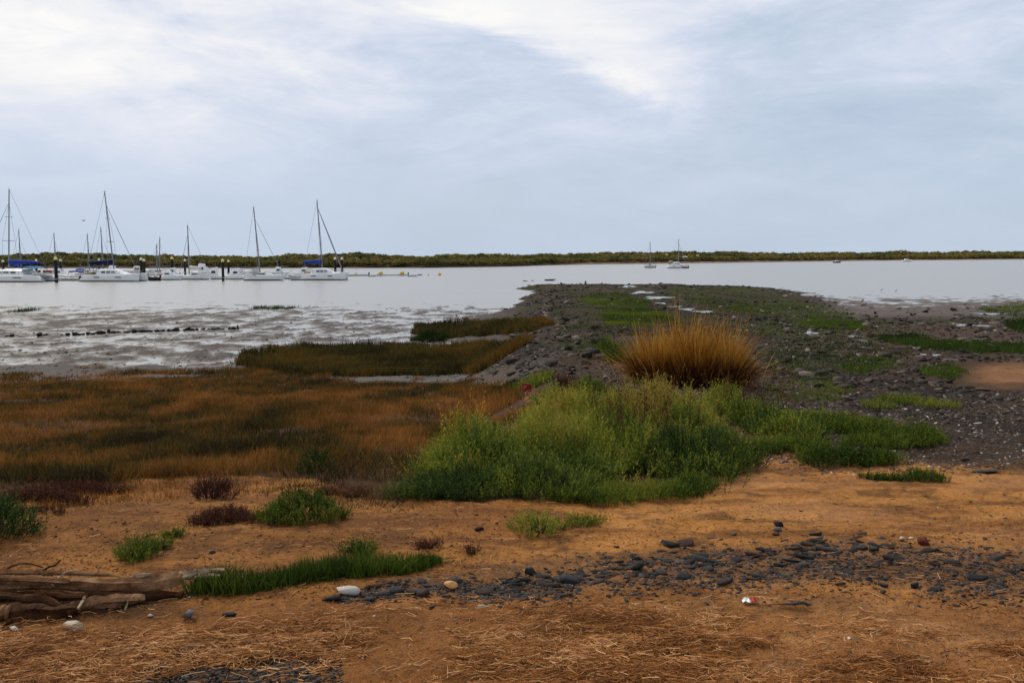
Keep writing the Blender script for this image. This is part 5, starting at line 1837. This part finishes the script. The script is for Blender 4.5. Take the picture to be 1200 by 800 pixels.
def bush_all():
    # the big mound: yellow green crown, blue green skirts
    shrub('saltbush', 'big domed yellow green saltbush below the tall golden grass', 'bush',
          [(720, 522, 108, 1.5, .57), (635, 542, 105, 1.10, .41), (785, 528, 58, 1.1, .50), (560, 556, 66, .75, .36)], 1250, .19, 11, .044, .0085, 'bush', tf(.66, .17, 2.0, .9, 3), 41)
    shrub('saltbush', 'grey green feathery saltbush spreading at the left foot of the big mound', 'bush',
          [(570, 577, 66, .46, .25), (505, 582, 46, .32, .15), (640, 578, 62, .42, .30)], 1700, .13, 10, .034, .008, 'bush', tf(.27, .15, 1.6, .5, 5), 43)
    shrub('saltbush', 'dark leafy saltbush at the right shoulder of the big mound', 'bush',
          [(800, 552, 72, .60, .34), (850, 546, 34, .45, .22)], 1500, .14, 9, .036, .009, 'bush', tf(.26, .16, 1.6, .5, 7), 45)
    shrub('samphire', 'low bright green samphire mat along the front right foot of the big mound', 'plant',
          [(760, 580, 70, .22, .12), (700, 588, 50, .16, .11), (815, 573, 22, .16, .10)], 4200, .075, 7, .024, .007, 'green', tf(.55, .15, 2, .5, 9), 47)
    shrub('saltbush', 'pale green bush right under the tall golden grass', 'bush',
          [(852, 492, 36, .6, .42), (890, 498, 28, .5, .24)], 1000, .17, 9, .046, .012, 'bush', tf(.66, .14, 1.2, .4, 11), 49)
    shrub('saltbush', 'dark green bush with russet shoots right of the pale green bush', 'bush',
          [(915, 508, 40, .55, .20), (955, 500, 40, .5, .15)], 1500, .14, 8, .04, .011, 'bush', tf(.42, .2, 1.6, .6, 13), 51)
    shrub('samphire', 'broad low green mat reaching right from the dark green bush', 'plant',
          [(990, 503, 52, .6, .13), (925, 527, 48, .35, .11), (885, 532, 26, .25, .10)], 1900, .11, 7, .032, .010, 'green', tf(.55, .16, 1.3, .5, 15), 53)
    shrub('samphire', 'bright green front mat on the sand right of the big mound', 'plant',
          [(985, 543, 54, .22, .14), (1028, 543, 24, .17, .10)], 2900, .10, 7, .028, .009, 'green', tf(.45, .15, 1.6, .5, 17), 55)
    shrub('samphire', 'bright green mat with a tall tuft at the right end of the mats', 'plant',
          [(1030, 523, 40, .26, .13), (1075, 520, 28, .26, .14), (1080, 512, 12, .2, .22)], 2500, .11, 7, .03, .009, 'green', tf(.48, .15, 1.6, .5, 19), 57)
    shrub('samphire', 'narrow green strip alone on the sand below the right mats', 'plant',
          [(1085, 563, 24, .12, .09), (1050, 563, 26, .09, .055), (1022, 562, 16, .06, .03)], 5200, .06, 6, .02, .006, 'green', tf(.42, .18, 3, .5, 21), 59)
    shrub('samphire', 'yellowish tussock patch on the shingle at right', 'plant',
          [(1060, 472, 30, .6, .10), (1100, 477, 24, .35, .07), (1030, 478, 18, .4, .08)], 620, .10, 6, .03, .010, 'green', tf(.66, .2, 1.5, .4, 23), 61)
    # reddish seed stalks out of the crown
    g = np.random.default_rng(5)
    for (a, b, n, rx, lb, hh) in [(760, 530, 70, 55, 'tall russet seed stalks rising from the middle of the big mound', .50), (880, 500, 40, 40, 'russet seed stalks between the two right bushes', .45), (545, 548, 30, 22, 'dry straw coloured shoots at the upper left edge of the big mound', .36)]:
        p = gnd(a, b)
        x = p.x + g.normal(size=n) * rx * .6 * p.y / FPX
        y = p.y + g.normal(size=n) * .5
        P = np.stack([x, y, H(x, y) + .30], -1)
        N = unit(np.stack([g.normal(size=n) * .12, g.normal(size=n) * .12, np.ones(n)], -1))
        h_ = g.uniform(.6, 1.1, n) * hh
        V, T, ti = sprigs(P, N, h_, 16, np.full(n, .035), np.full(n, .012), np.clip(g.random(n) * .8, 0, 1), 77)
        e = empty('seed_stalks', (p.x, p.y, p.z), lb, 'plant')
        link('stalks', mesh_np('stalks', V - np.array(p), T, M['russet'] if 'dry' not in lb else M['tallgrass'], ti if 'dry' not in lb else .5 + ti * .5), e)['kind'] = 'stuff'
    shrub('marsh_bush', 'dark bush in the brown marsh left of the big mound', 'bush', [(370, 554, 14, .30, .20)], 1300, .12, 8, .04, .010, 'green', tf(.06, .08, 2, .3, 3), 81)
    shrub('marsh_bush', 'dark gap-toothed bush between marsh and big mound', 'bush', [(541, 527, 15, .4, .26)], 1300, .13, 8, .04, .011, 'bush', tf(.02, .08, 2, .3, 3), 82)
    shrub('samphire', 'dark bristly shrub alone on the sand below the marsh', 'plant', [(250, 585, 19, .17, .15)], 3600, .10, 8, .022, .007, 'russet', tf(.12, .12, 3, .4, 4), 83)
    shrub('samphire', 'low russet tuft right of the dark bristly shrub', 'plant', [(268, 609, 34, .14, .07), (240, 613, 18, .08, .05)], 4800, .055, 6, .02, .006, 'russet', tf(.45, .2, 3, .5, 4), 84)
    shrub('samphire', 'rounded olive green tuft below the brown marsh', 'plant', [(362, 608, 42, .20, .13), (325, 612, 22, .13, .08)], 4200, .075, 7, .024, .007, 'green', tf(.42, .18, 3, .5, 6), 85)
    shrub('samphire', 'dark green bush cut by the left edge above the driftwood', 'bush', [(-2, 628, 30, .30, .24)], 2600, .12, 9, .03, .008, 'bush', tf(.18, .12, 2, .4, 8), 86)
    shrub('samphire', 'bright green tuft alone on the sand above the log', 'plant', [(163, 656, 22, .12, .10)], 5200, .075, 8, .022, .006, 'green', tf(.55, .15, 3, .4, 10), 87)
    shrub('samphire', 'small pale tuft touching the bright green tuft', 'plant', [(189, 642, 10, .07, .07)], 5200, .06, 7, .02, .006, 'green', tf(.75, .12, 3, .4, 12), 88)
    shrub('samphire', 'thin low tuft above the bright green tuft', 'plant', [(203, 629, 14, .07, .045)], 5200, .045, 6, .018, .006, 'green', tf(.7, .2, 3, .4, 14), 89)
    shrub('samphire', 'small tuft standing behind the long grass strip', 'plant', [(420, 648, 17, .10, .09)], 4800, .07, 7, .022, .006, 'green', tf(.55, .15, 3, .4, 16), 90)
    shrub('samphire', 'little russet tuft right of the long grass strip', 'plant', [(502, 642, 14, .07, .05)], 5200, .05, 6, .018, .006, 'russet', tf(.4, .2, 3, .4, 18), 91)
    shrub('samphire', 'faint russet sprig right of the little russet tuft', 'plant', [(553, 648, 9, .05, .05)], 3800, .05, 6, .018, .006, 'russet', tf(.5, .2, 3, .4, 18), 92)
    shrub('samphire', 'grey green open tuft in front of the big mound', 'plant', [(628, 624, 27, .16, .12)], 2600, .09, 8, .022, .006, 'bush', tf(.62, .18, 3, .4, 20), 93)
    shrub('samphire', 'low green tuft right of the grey green open tuft', 'plant', [(684, 614, 22, .10, .06), (655, 618, 14, .08, .04)], 4600, .055, 6, .02, .006, 'green', tf(.68, .18, 3, .4, 22), 94)
    shrub('samphire', 'low russet strip at the left edge under the marsh', 'plant', [(30, 590, 70, .16, .09), (95, 577, 55, .14, .07)], 3600, .07, 6, .024, .007, 'russet', tf(.35, .2, 2, .5, 24), 95)
    shrub('samphire', 'flat brown tuft on the left sand under the russet strip', 'plant', [(50, 601, 30, .06, .03)], 4200, .035, 5, .018, .006, 'russet', tf(.5, .2, 3, .4, 26), 96)
    shrub('samphire', 'low rusty tuft between the marsh and the big mound', 'plant', [(415, 583, 18, .10, .07), (385, 580, 14, .10, .06)], 4200, .06, 6, .02, .006, 'russet', tf(.6, .2, 3, .4, 28), 97)
    shrub('marsh_bush', 'dark brown shrub on the stones left of the big mound', 'bush', [(661, 464, 9, .25, .34)], 1500, .15, 8, .05, .014, 'russet', tf(.1, .12, 2, .4, 30), 98)
    shrub('samphire', 'small green plants among stones left of the dark brown shrub', 'plant', [(625, 452, 22, .8, .14), (640, 470, 16, .5, .12), (690, 462, 22, .6, .2)], 700, .12, 7, .045, .014, 'green', tf(.6, .2, 2, .4, 32), 99)
    shrub('marsh_bush', 'dark round bush on the near edge of the stony inlet', 'bush', [(590, 462, 17, .5, .22)], 1200, .12, 7, .045, .014, 'green', tf(.1, .1, 2, .3, 34), 100)
    shrub('marsh_bush', 'dark low bush at the left end of the farther marsh islet', 'bush', [(505, 399, 19, 1.2, .45)], 260, .25, 7, .10, .035, 'green', tf(.03, .06, .5, .2, 36), 101)
    shrub('marsh_bush', 'green clump at the left side of the tall golden grass', 'bush', [(712, 414, 11, 1.0, .25), (722, 424, 9, .8, .22)], 420, .2, 7, .07, .018, 'green', tf(.35, .2, 1, .5, 38), 102)


bush_all()


def long_grass():
    """the dark green grass strip beside the log, and the tall golden clump"""
    g = np.random.default_rng(21)
    pts = [(225, 697), (270, 694), (320, 690), (360, 682), (400, 678), (440, 674), (480, 668), (512, 660)]
    W = [gnd(a, b) for a, b in pts]
    n = 5200
    s_ = g.random(n) * (len(W) - 1)
    i = np.minimum(s_.astype(int), len(W) - 2)
    f = s_ - i
    A = np.array([w_[:2] for w_ in W])
    xy = A[i] * (1 - f)[:, None] + A[i + 1] * f[:, None]
    wid = np.interp(s_, [0, 1, 3, 5, 6.5, 7], [.10, .13, .15, .14, .10, .03])
    x = xy[:, 0] + g.normal(size=n) * .03
    y = xy[:, 1] + g.uniform(-.5, 1, n) * wid
    hh = np.interp(s_, [0, .6, 2, 3.5, 5, 6, 7], [.10, .16, .10, .13, .14, .11, .05]) * g.uniform(.5, 1.15, n)
    P = np.stack([x, y, H(x, y) - .005], -1)
    lean = np.stack([g.normal(size=n) * .28, g.normal(size=n) * .25 - .05, np.zeros(n)], -1)
    tn = np.clip(.34 + .4 * fbm(x * 4, y * 4, 6, 3) + g.normal(size=n) * .16, 0, 1)
    V, T, ti = blades(P, hh, g.uniform(.003, .006, n), lean, tn, 22, .5)
    c = np.array(W[3])
    e = empty('long_grass', c, 'long dark green grass strip running right from the driftwood log', 'grass')
    link('blades', mesh_np('blades', V - c, T, M['green'], ti), e)
    # golden clump
    p = gnd(806, 450)
    c = np.array((p.x, p.y, hz(p.x, p.y)))
    n = 5600
    m_ = 34
    ta, tr = g.uniform(0, 6.28, m_), np.sqrt(g.random(m_))
    tx, ty, th = p.x + .04 + .84 * tr * np.cos(ta), p.y + .50 * tr * np.sin(ta), g.uniform(.62, 1.12, m_) * (1.0 + .10 * np.sin(tr * np.cos(ta) * 4 + 1.3))
    i = g.integers(0, m_, n)
    a = g.uniform(0, 6.28, n)
    r = np.sqrt(g.random(n))
    x, y = tx[i] + .17 * r * np.cos(a), ty[i] + .15 * r * np.sin(a)
    lean = np.stack([np.cos(ta[i]) * tr[i] * .09 + np.cos(a) * r * .17, np.sin(ta[i]) * tr[i] * .08 + np.sin(a) * r * .17, np.zeros(n)], -1)
    lean += np.stack([g.normal(size=n) * .17 + .10 * np.sin(ta[i] * 5), g.normal(size=n) * .17, np.zeros(n)], -1)
    hh = th[i] * (g.uniform(.55, 1.02, n) + .55 * g.random(n) ** 6) * 1.16
    P = np.stack([x, y, H(x, y) - .01], -1)
    tn = np.clip(.66 + g.normal(size=n) * .20 + (g.random(m_)[i] - .5) * .3, 0, 1)
    V, T, ti = blades(P, hh, g.uniform(.006, .013, n), lean, tn, 23, .45)
    e = empty('tall_grass', c, 'tall golden orange grass clump standing behind the green mound', 'grass')
    link('blades', mesh_np('blades', V - c, T, M['tallgrass'], ti), e)
    n = 9000
    a = g.uniform(0, 6.28, n)
    r = np.sqrt(g.random(n))
    x = p.x + .04 + 1.0 * r * np.cos(a)
    y = p.y - .02 + .62 * r * np.sin(a)
    P = np.stack([x, y, H(x, y) - .01], -1)
    lean = np.stack([np.cos(a) * r * .25 + g.normal(size=n) * .25, np.sin(a) * r * .25 + g.normal(size=n) * .25, np.zeros(n)], -1)
    V, T, ti = blades(P, g.uniform(.25, .70, n), g.uniform(.010, .018, n), lean, np.clip(g.random(n) * .26, 0, 1), 24, .7)
    o = link('dead_base', mesh_np('dead_base', V - c, T, M['tallgrass'], ti), e)
    o['label'] = 'dark dead blades at the foot of the clump'
    n = 240
    a = g.uniform(0, 6.28, n)
    x = p.x + (1.0 + g.normal(size=n) * .15) * np.cos(a)
    y = p.y + (.6 + g.normal(size=n) * .1) * np.sin(a)
    P = np.stack([x, y, H(x, y) - .01], -1)
    lean = np.stack([np.cos(a) * .55 + g.normal(size=n) * .2, np.sin(a) * .6 + g.normal(size=n) * .2, np.zeros(n)], -1)
    V, T, ti = blades(P, g.uniform(.5, .95, n), g.uniform(.007, .011, n), lean, np.clip(.72 + g.normal(size=n) * .15, 0, 1), 25, .8)
    link('stray_blades', mesh_np('stray_blades', V - c, T, M['tallgrass'], ti), e)


long_grass()


def tuft_field(name, label, cat, poly, n, ymin, ymax, umin, umax, hf, wf, kb, mat, tintf, seed, wobble=8, droop=.3):
    """ground cover: bunches of kb blades inside a patch of the ground"""
    g = np.random.default_rng(seed)
    # even cover in the view from the beach: more and finer bunches close by
    y = np.exp(g.uniform(math.log(ymin), math.log(ymax), n))
    u = g.uniform(umin, umax, n)
    x = u * y
    z = H(x, y, True)
    px, py = proj(x, y, np.maximum(H(x, y, False), 0))
    wb = fbm(x * .6, y * .6, seed, 3) * wobble
    keep = inpoly(px + wb, py + wb * .6, poly)
    thin = fbm(x * .5, y * .33, seed + 9, 4) + .55
    keep &= g.random(n) < np.clip(thin * 2.0 - .15, .10, 1)
    x, y, z = x[keep], y[keep], z[keep]
    n = len(x)
    P = np.repeat(np.stack([x, y, z - .01], -1), kb, 0)
    yy = np.repeat(y, kb)
    P[:, :2] += g.normal(size=(n * kb, 2)) * (.035 * np.clip(yy / 12, 1, 3))[:, None]
    N = n * kb
    hh = hf(np.repeat(x, kb), yy) * g.uniform(.55, 1.2, N)
    wd = wf * np.clip(yy / 10, .9, 4.5) * g.uniform(.7, 1.4, N)
    lean = np.stack([g.normal(size=N) * .38, g.normal(size=N) * .38, np.zeros(N)], -1)
    tn = np.clip(np.repeat(tintf(x, y, g), kb) + g.normal(size=N) * .10, 0, 1)
    nearm = yy < 15
    parts = []
    if nearm.any():
        parts.append(blades(P[nearm], hh[nearm], wd[nearm], lean[nearm], tn[nearm], seed, droop))
    if (~nearm).any():
        parts.append(blades(P[~nearm], hh[~nearm], wd[~nearm] * 1.2, lean[~nearm], tn[~nearm], seed, droop, 1))
    V, T, ti = cat_meshes(parts)
    o = link(name, mesh_np(name, V, T, M[mat], ti))
    return tag(o, label, cat, None, 'stuff')


def fields():
    def mt(x, y, g):
        big = fbm(x * .7, y * .22, 33, 6, .72)
        grn = sstep(fbm(x * .45 + 7, y * .16, 35, 5, .68), .10, .40)
        farr = sstep(y, 26, 38)
        nearg = sstep(fbm(x * .5 + 3, y * .35, 37, 3), .0, .3) * (1 - sstep(y, 11, 14))
        return .53 + .75 * big - .15 * grn + .5 * fbm(x * 1.9, y * .9, 39, 3) - .10 * farr - .08 * nearg + g.normal(size=len(x)) * .23
    tuft_field('marsh_plants', 'orange brown marsh plants spreading over the left middle ground', 'marsh plants', MARSH, 84000, 8.6, 45, -.80, .03,
               lambda x, y: .09 + .10 * np.clip(y / 30, 0, 1) + .22 * np.maximum(fbm(x * .6, y * .5, 31, 4), -.25), .0052, 6, 'marsh', mt, 51, 30)
    tuft_field('marsh_plants', 'sparse marsh plants straggling out over the sand below the marsh', 'marsh plants', [(-80, 580), (150, 556), (300, 555), (430, 568), (490, 592), (440, 604), (380, 588), (250, 576), (150, 592), (-80, 618)], 5200, 7.2, 11, -.6, -.05,
               lambda x, y: .06 + 0 * x, .0045, 5, 'marsh', mt, 50, 25)

    def it(x, y, g):
        return np.clip(.20 + .45 * fbm(x * .4, y * .3, 3, 5, .65) + .16 * sstep(x, -6, 1) + g.normal(size=len(x)) * .08, 0, .5)
    tuft_field('marsh_plants', 'dark olive marsh islet with a shadowed front edge before the mudflat', 'marsh plants', ISLE, 42000, 36, 62, -.28, .06,
               lambda x, y: .42 + .30 * np.maximum(fbm(x * .8, y * .6, 7, 4), -.3), .011, 5, 'marsh', it, 53, 5)

    def it2(x, y, g):
        return np.clip(.18 + .28 * sstep(x, -1, 2.2) + .4 * fbm(x * .4, y * .3, 3, 4) + g.normal(size=len(x)) * .08, 0, .6)
    tuft_field('marsh_plants', 'farther dark marsh islet turning russet beside the causeway', 'marsh plants', ISLE2, 26000, 48, 90, -.11, .05,
               lambda x, y: .40 + .40 * np.maximum(fbm(x * .6, y * .4, 7, 4), -.3), .011, 5, 'marsh', it2, 55, 4)

    def gt(x, y, g):
        return np.clip(.48 + .5 * fbm(x * .2, y * .15, 5, 3), 0, 1)
    for i, (poly, n, lb, h_) in enumerate([
            ([(672, 352), (700, 344), (735, 343), (762, 352), (760, 362), (700, 362)], 9000, 'bright green turf patch left of the puddles on the causeway', .16),
            ([(700, 368), (730, 362), (780, 366), (795, 378), (760, 384), (710, 380)], 9000, 'bright green turf patch behind the tall golden grass', .16),
            ([(800, 335), (860, 334), (930, 348), (1000, 372), (1010, 380), (930, 374), (840, 364), (800, 352), (780, 342)], 13000, 'long green turf belt right of the puddles on the causeway', .14),
            ([(950, 374), (1010, 378), (1012, 386), (960, 386), (930, 380)], 6000, 'small green turf strip in the rubble right of the causeway', .16),
            ([(1015, 396), (1060, 392), (1120, 402), (1200, 405), (1290, 408), (1290, 418), (1180, 417), (1090, 412), (1040, 404)], 10000, 'dark green turf ridge across the right mudflat', .22),
            ([(1135, 362), (1200, 356), (1300, 354), (1300, 372), (1190, 372)], 7000, 'green islet at the right edge of the mudflat', .22),
            ([(1176, 380), (1210, 376), (1300, 376), (1300, 392), (1190, 390)], 6000, 'dark islet of plants under the green islet at the right edge', .32),
            ([(990, 424), (1040, 420), (1060, 430), (1020, 436), (985, 434)], 3000, 'thin green growth in the middle of the right rubble', .10),
            ([(1080, 432), (1110, 428), (1130, 440), (1110, 446), (1080, 442)], 3000, 'thin green growth beside the orange sand patch', .10),
            ([(905, 448), (960, 440), (1000, 452), (985, 470), (920, 472), (880, 466)], 2200, 'yellowish grass between rubble and the pale green bush', .08)]):
        ys_ = [gnd(*q).y for q in poly]
        tuft_field('turf', lb, 'turf', poly, n, min(ys_) * .97, max(ys_) * 1.04, min(p[0] for p in poly) / 1200 - .53, max(p[0] for p in poly) / 1200 - .47, lambda x, y, h_=h_: h_ + 0 * x, .007, 5, 'green',
                   (lambda x, y, g: np.clip(.12 + .3 * fbm(x * .2, y * .2, 3, 3), 0, 1)) if 'dark' in lb else gt, 60 + i, 9)
    def sp(x, y, g):
        return np.clip(.20 + .7 * fbm(x * .25, y * .2, 5, 4) + g.normal(size=len(x)) * .14, 0, 1)
    tuft_field('ground_cover', 'thin dark green growth creeping between the stones of the causeway', 'ground cover', [(640, 338), (700, 332), (800, 333), (1000, 362), (1060, 385), (1100, 400), (1020, 440), (940, 450), (900, 440), (900, 400), (720, 395), (680, 420), (655, 400)], 26000, 19, 150, -.02, .5,
               lambda x, y: .07 + .0006 * y + .06 * np.maximum(fbm(x * .3, y * .2, 8, 3), 0), .008, 4, 'green', sp, 75, 3)
    # tufts standing in the water
    g = np.random.default_rng(61)
    for a, b, wpx, hm, lb in [(320, 361.5, 23, .42, 'long tuft of dark marsh grass standing in the shallow water'), (28, 364.5, 9, .5, 'small tuft of dark marsh grass standing in water at left')]:
        p = on_water(a, b)
        n = 900 if wpx > 12 else 420
        x = g.uniform(-1, 1, n) * wpx * p.y / FPX
        y = g.normal(size=n) * 1.2
        P = np.stack([x, y, np.full(n, -.1)], -1)
        hh = (g.uniform(.4, 1.1, n) * (.6 + .4 * np.sin(x * 1.9 + 1) ** 2)) * (hm + .1)
        lean = np.stack([g.normal(size=n) * .25, g.normal(size=n) * .2, np.zeros(n)], -1)
        V, T, ti = blades(P, hh, np.full(n, .07), lean, np.clip(.1 + .12 * g.random(n), 0, 1), 9, .3, 1)
        tag(link('marsh_grass', mesh_np('marsh_grass', V, T, M['green'], ti), None, p), lb, 'grass')


fields()


def straw():
    g = np.random.default_rng(71)
    N = 66000
    a = g.uniform(-80, 1290, N)
    b = 700 + 120 * g.random(N) ** .9
    y = np.array([1.71 / slope_at(q) for q in b])
    x = (a - 600) / FPX * (y * math.cos(PITCH) + 1.71 * math.sin(PITCH))
    edge = np.interp(a, [0, 120, 250, 400, 520, 640, 800, 900, 1000, 1200], [735, 738, 742, 722, 706, 712, 716, 725, 716, 712])
    cl = 1.7 * fbm(x * 1.7, y * 2.8, 5, 5, .62) + .30
    cl = cl * np.interp(a, [0, 800, 1000, 1200], [1.5, 1.4, 1.0, .95]) - .55 * ((a < 340) & (b > 772 + .05 * a))
    keep = (b > edge + 6 * g.normal(size=N)) & (g.random(N) < np.clip(cl * 1.6, .03, 1))
    N2 = 2600
    a2, b2 = g.uniform(-80, 1290, N2), g.uniform(575, 730, N2)
    y2 = np.array([1.76 / slope_at(q) for q in b2])
    x2 = (a2 - 600) / FPX * (y2 * math.cos(PITCH) + 1.76 * math.sin(PITCH))
    clk = np.concatenate([cl[keep], np.zeros(N2)])
    x, y = np.concatenate([x[keep], x2]), np.concatenate([y[keep], y2])
    n = len(x)
    L = g.uniform(.015, .10, n)
    th = g.normal(size=n) * .75 + np.where(g.random(n) < .12, g.uniform(0, 3.14, n), 0) + 1.2 * fbm(x * 2, y * 2, 9, 2)
    c, s_ = np.cos(th), np.sin(th)
    cv = g.normal(size=n) * .18 * L
    z0 = g.random(n) ** 2 * .028 * np.clip(clk * 1.5, .1, 1.3)
    tilt = g.normal(size=n) * .10
    V = []
    wd = g.uniform(.0006, .0017, n)
    for f in (-.5, 0, .5):
        X, Y = x + L * f * c - cv * (1 - 4 * f * f) * s_, y + L * f * s_ + cv * (1 - 4 * f * f) * c
        Z = H(X, Y) + .003 + z0 + np.abs(tilt * L * (f + .5))
        V.append(np.stack([X + s_ * wd, Y - c * wd, Z], -1))
        V.append(np.stack([X, Y, Z + wd * 1.6], -1))
        V.append(np.stack([X - s_ * wd, Y + c * wd, Z], -1))
    V = np.stack(V, 1).reshape(-1, 3)
    b0 = (np.arange(n) * 9)[:, None, None]
    F = np.array([[0, 3, 4], [0, 4, 1], [1, 4, 5], [1, 5, 2], [3, 6, 7], [3, 7, 4], [4, 7, 8], [4, 8, 5]])
    T = (b0 + F[None]).reshape(-1, 3)
    tn = np.clip(.52 + g.normal(size=n) * .26 + .40 * fbm(x * 3, y * 3, 15, 3), 0, 1)
    o = link('reed_litter', mesh_np('reed_litter', V, T, M['straw'], np.repeat(tn, 9)))
    tag(o, 'brown mat of dead reed stems washed up along the foreground', 'reed litter', None, 'stuff')


straw()


# ------------------------------------------------------------------ birds
def bird_wader(a, b, lb):
    p = on_water(a, b)
    e = empty('wading_bird', (p.x, p.y, max(hz(p.x, p.y), 0)), lb, 'bird', 'wading birds on the right mudflat')
    e.scale = (.6, .6, .6)
    mb = MB()
    mb.tube([(-.22, 0, .32), (-.10, 0, .36), (.05, 0, .40), (.13, 0, .46), (.16, 0, .58), (.20, 0, .62), (.25, 0, .61)], [.02, .075, .085, .05, .035, .045, .02], 8)
    mb.build('body', M['greystone'], e, True)
    mb = MB()
    mb.tube([(.24, 0, .61), (.38, 0, .58)], [.012, .004], 5)
    mb.build('beak', M['rubber'], e)
    for s_ in (-1, 1):
        mb = MB()
        mb.tube([(0, s_ * .03, .34), (-.02, s_ * .03, .17), (.01, s_ * .03, -.02)], .014, 5)
        mb.build('leg', M['rubber'], e)


bird_wader(1033, 341.5, 'small dark wading bird left of its pair on the right water edge')
bird_wader(1050, 342.5, 'small dark wading bird right of its pair on the right water edge')
e = empty('gull', ((101 - 600) / FPX * 150, 150, CAMZ + (299 - 259) / FPX * 150), 'tiny gull flying above the masts at left', 'bird')
mb = MB()
mb.tube([(-.24, 0, 0), (-.1, 0, 0), (.08, 0, .01), (.18, 0, .03), (.25, 0, .02)], [.01, .06, .07, .05, .01], 8)
mb.build('body', M['greystone'], e, True)
for s_ in (-1, 1):
    mb = MB()
    mb.add([(.10, s_ * .04, .03), (-.06, s_ * .04, .03), (-.02, s_ * .30, .12), (.12, s_ * .28, .13), (-.10, s_ * .62, .06), (.10, s_ * .04, .015), (-.06, s_ * .04, .015), (-.02, s_ * .30, .105), (.12, s_ * .28, .115)],
           [(0, 1, 2, 3), (3, 2, 4), (8, 7, 6, 5), (4, 7, 8), (0, 3, 8, 5), (3, 4, 8), (1, 6, 7, 2), (2, 7, 4)])
    mb.build('wing', M['greystone'], e)
e.rotation_euler = (0, 0, 1.2)
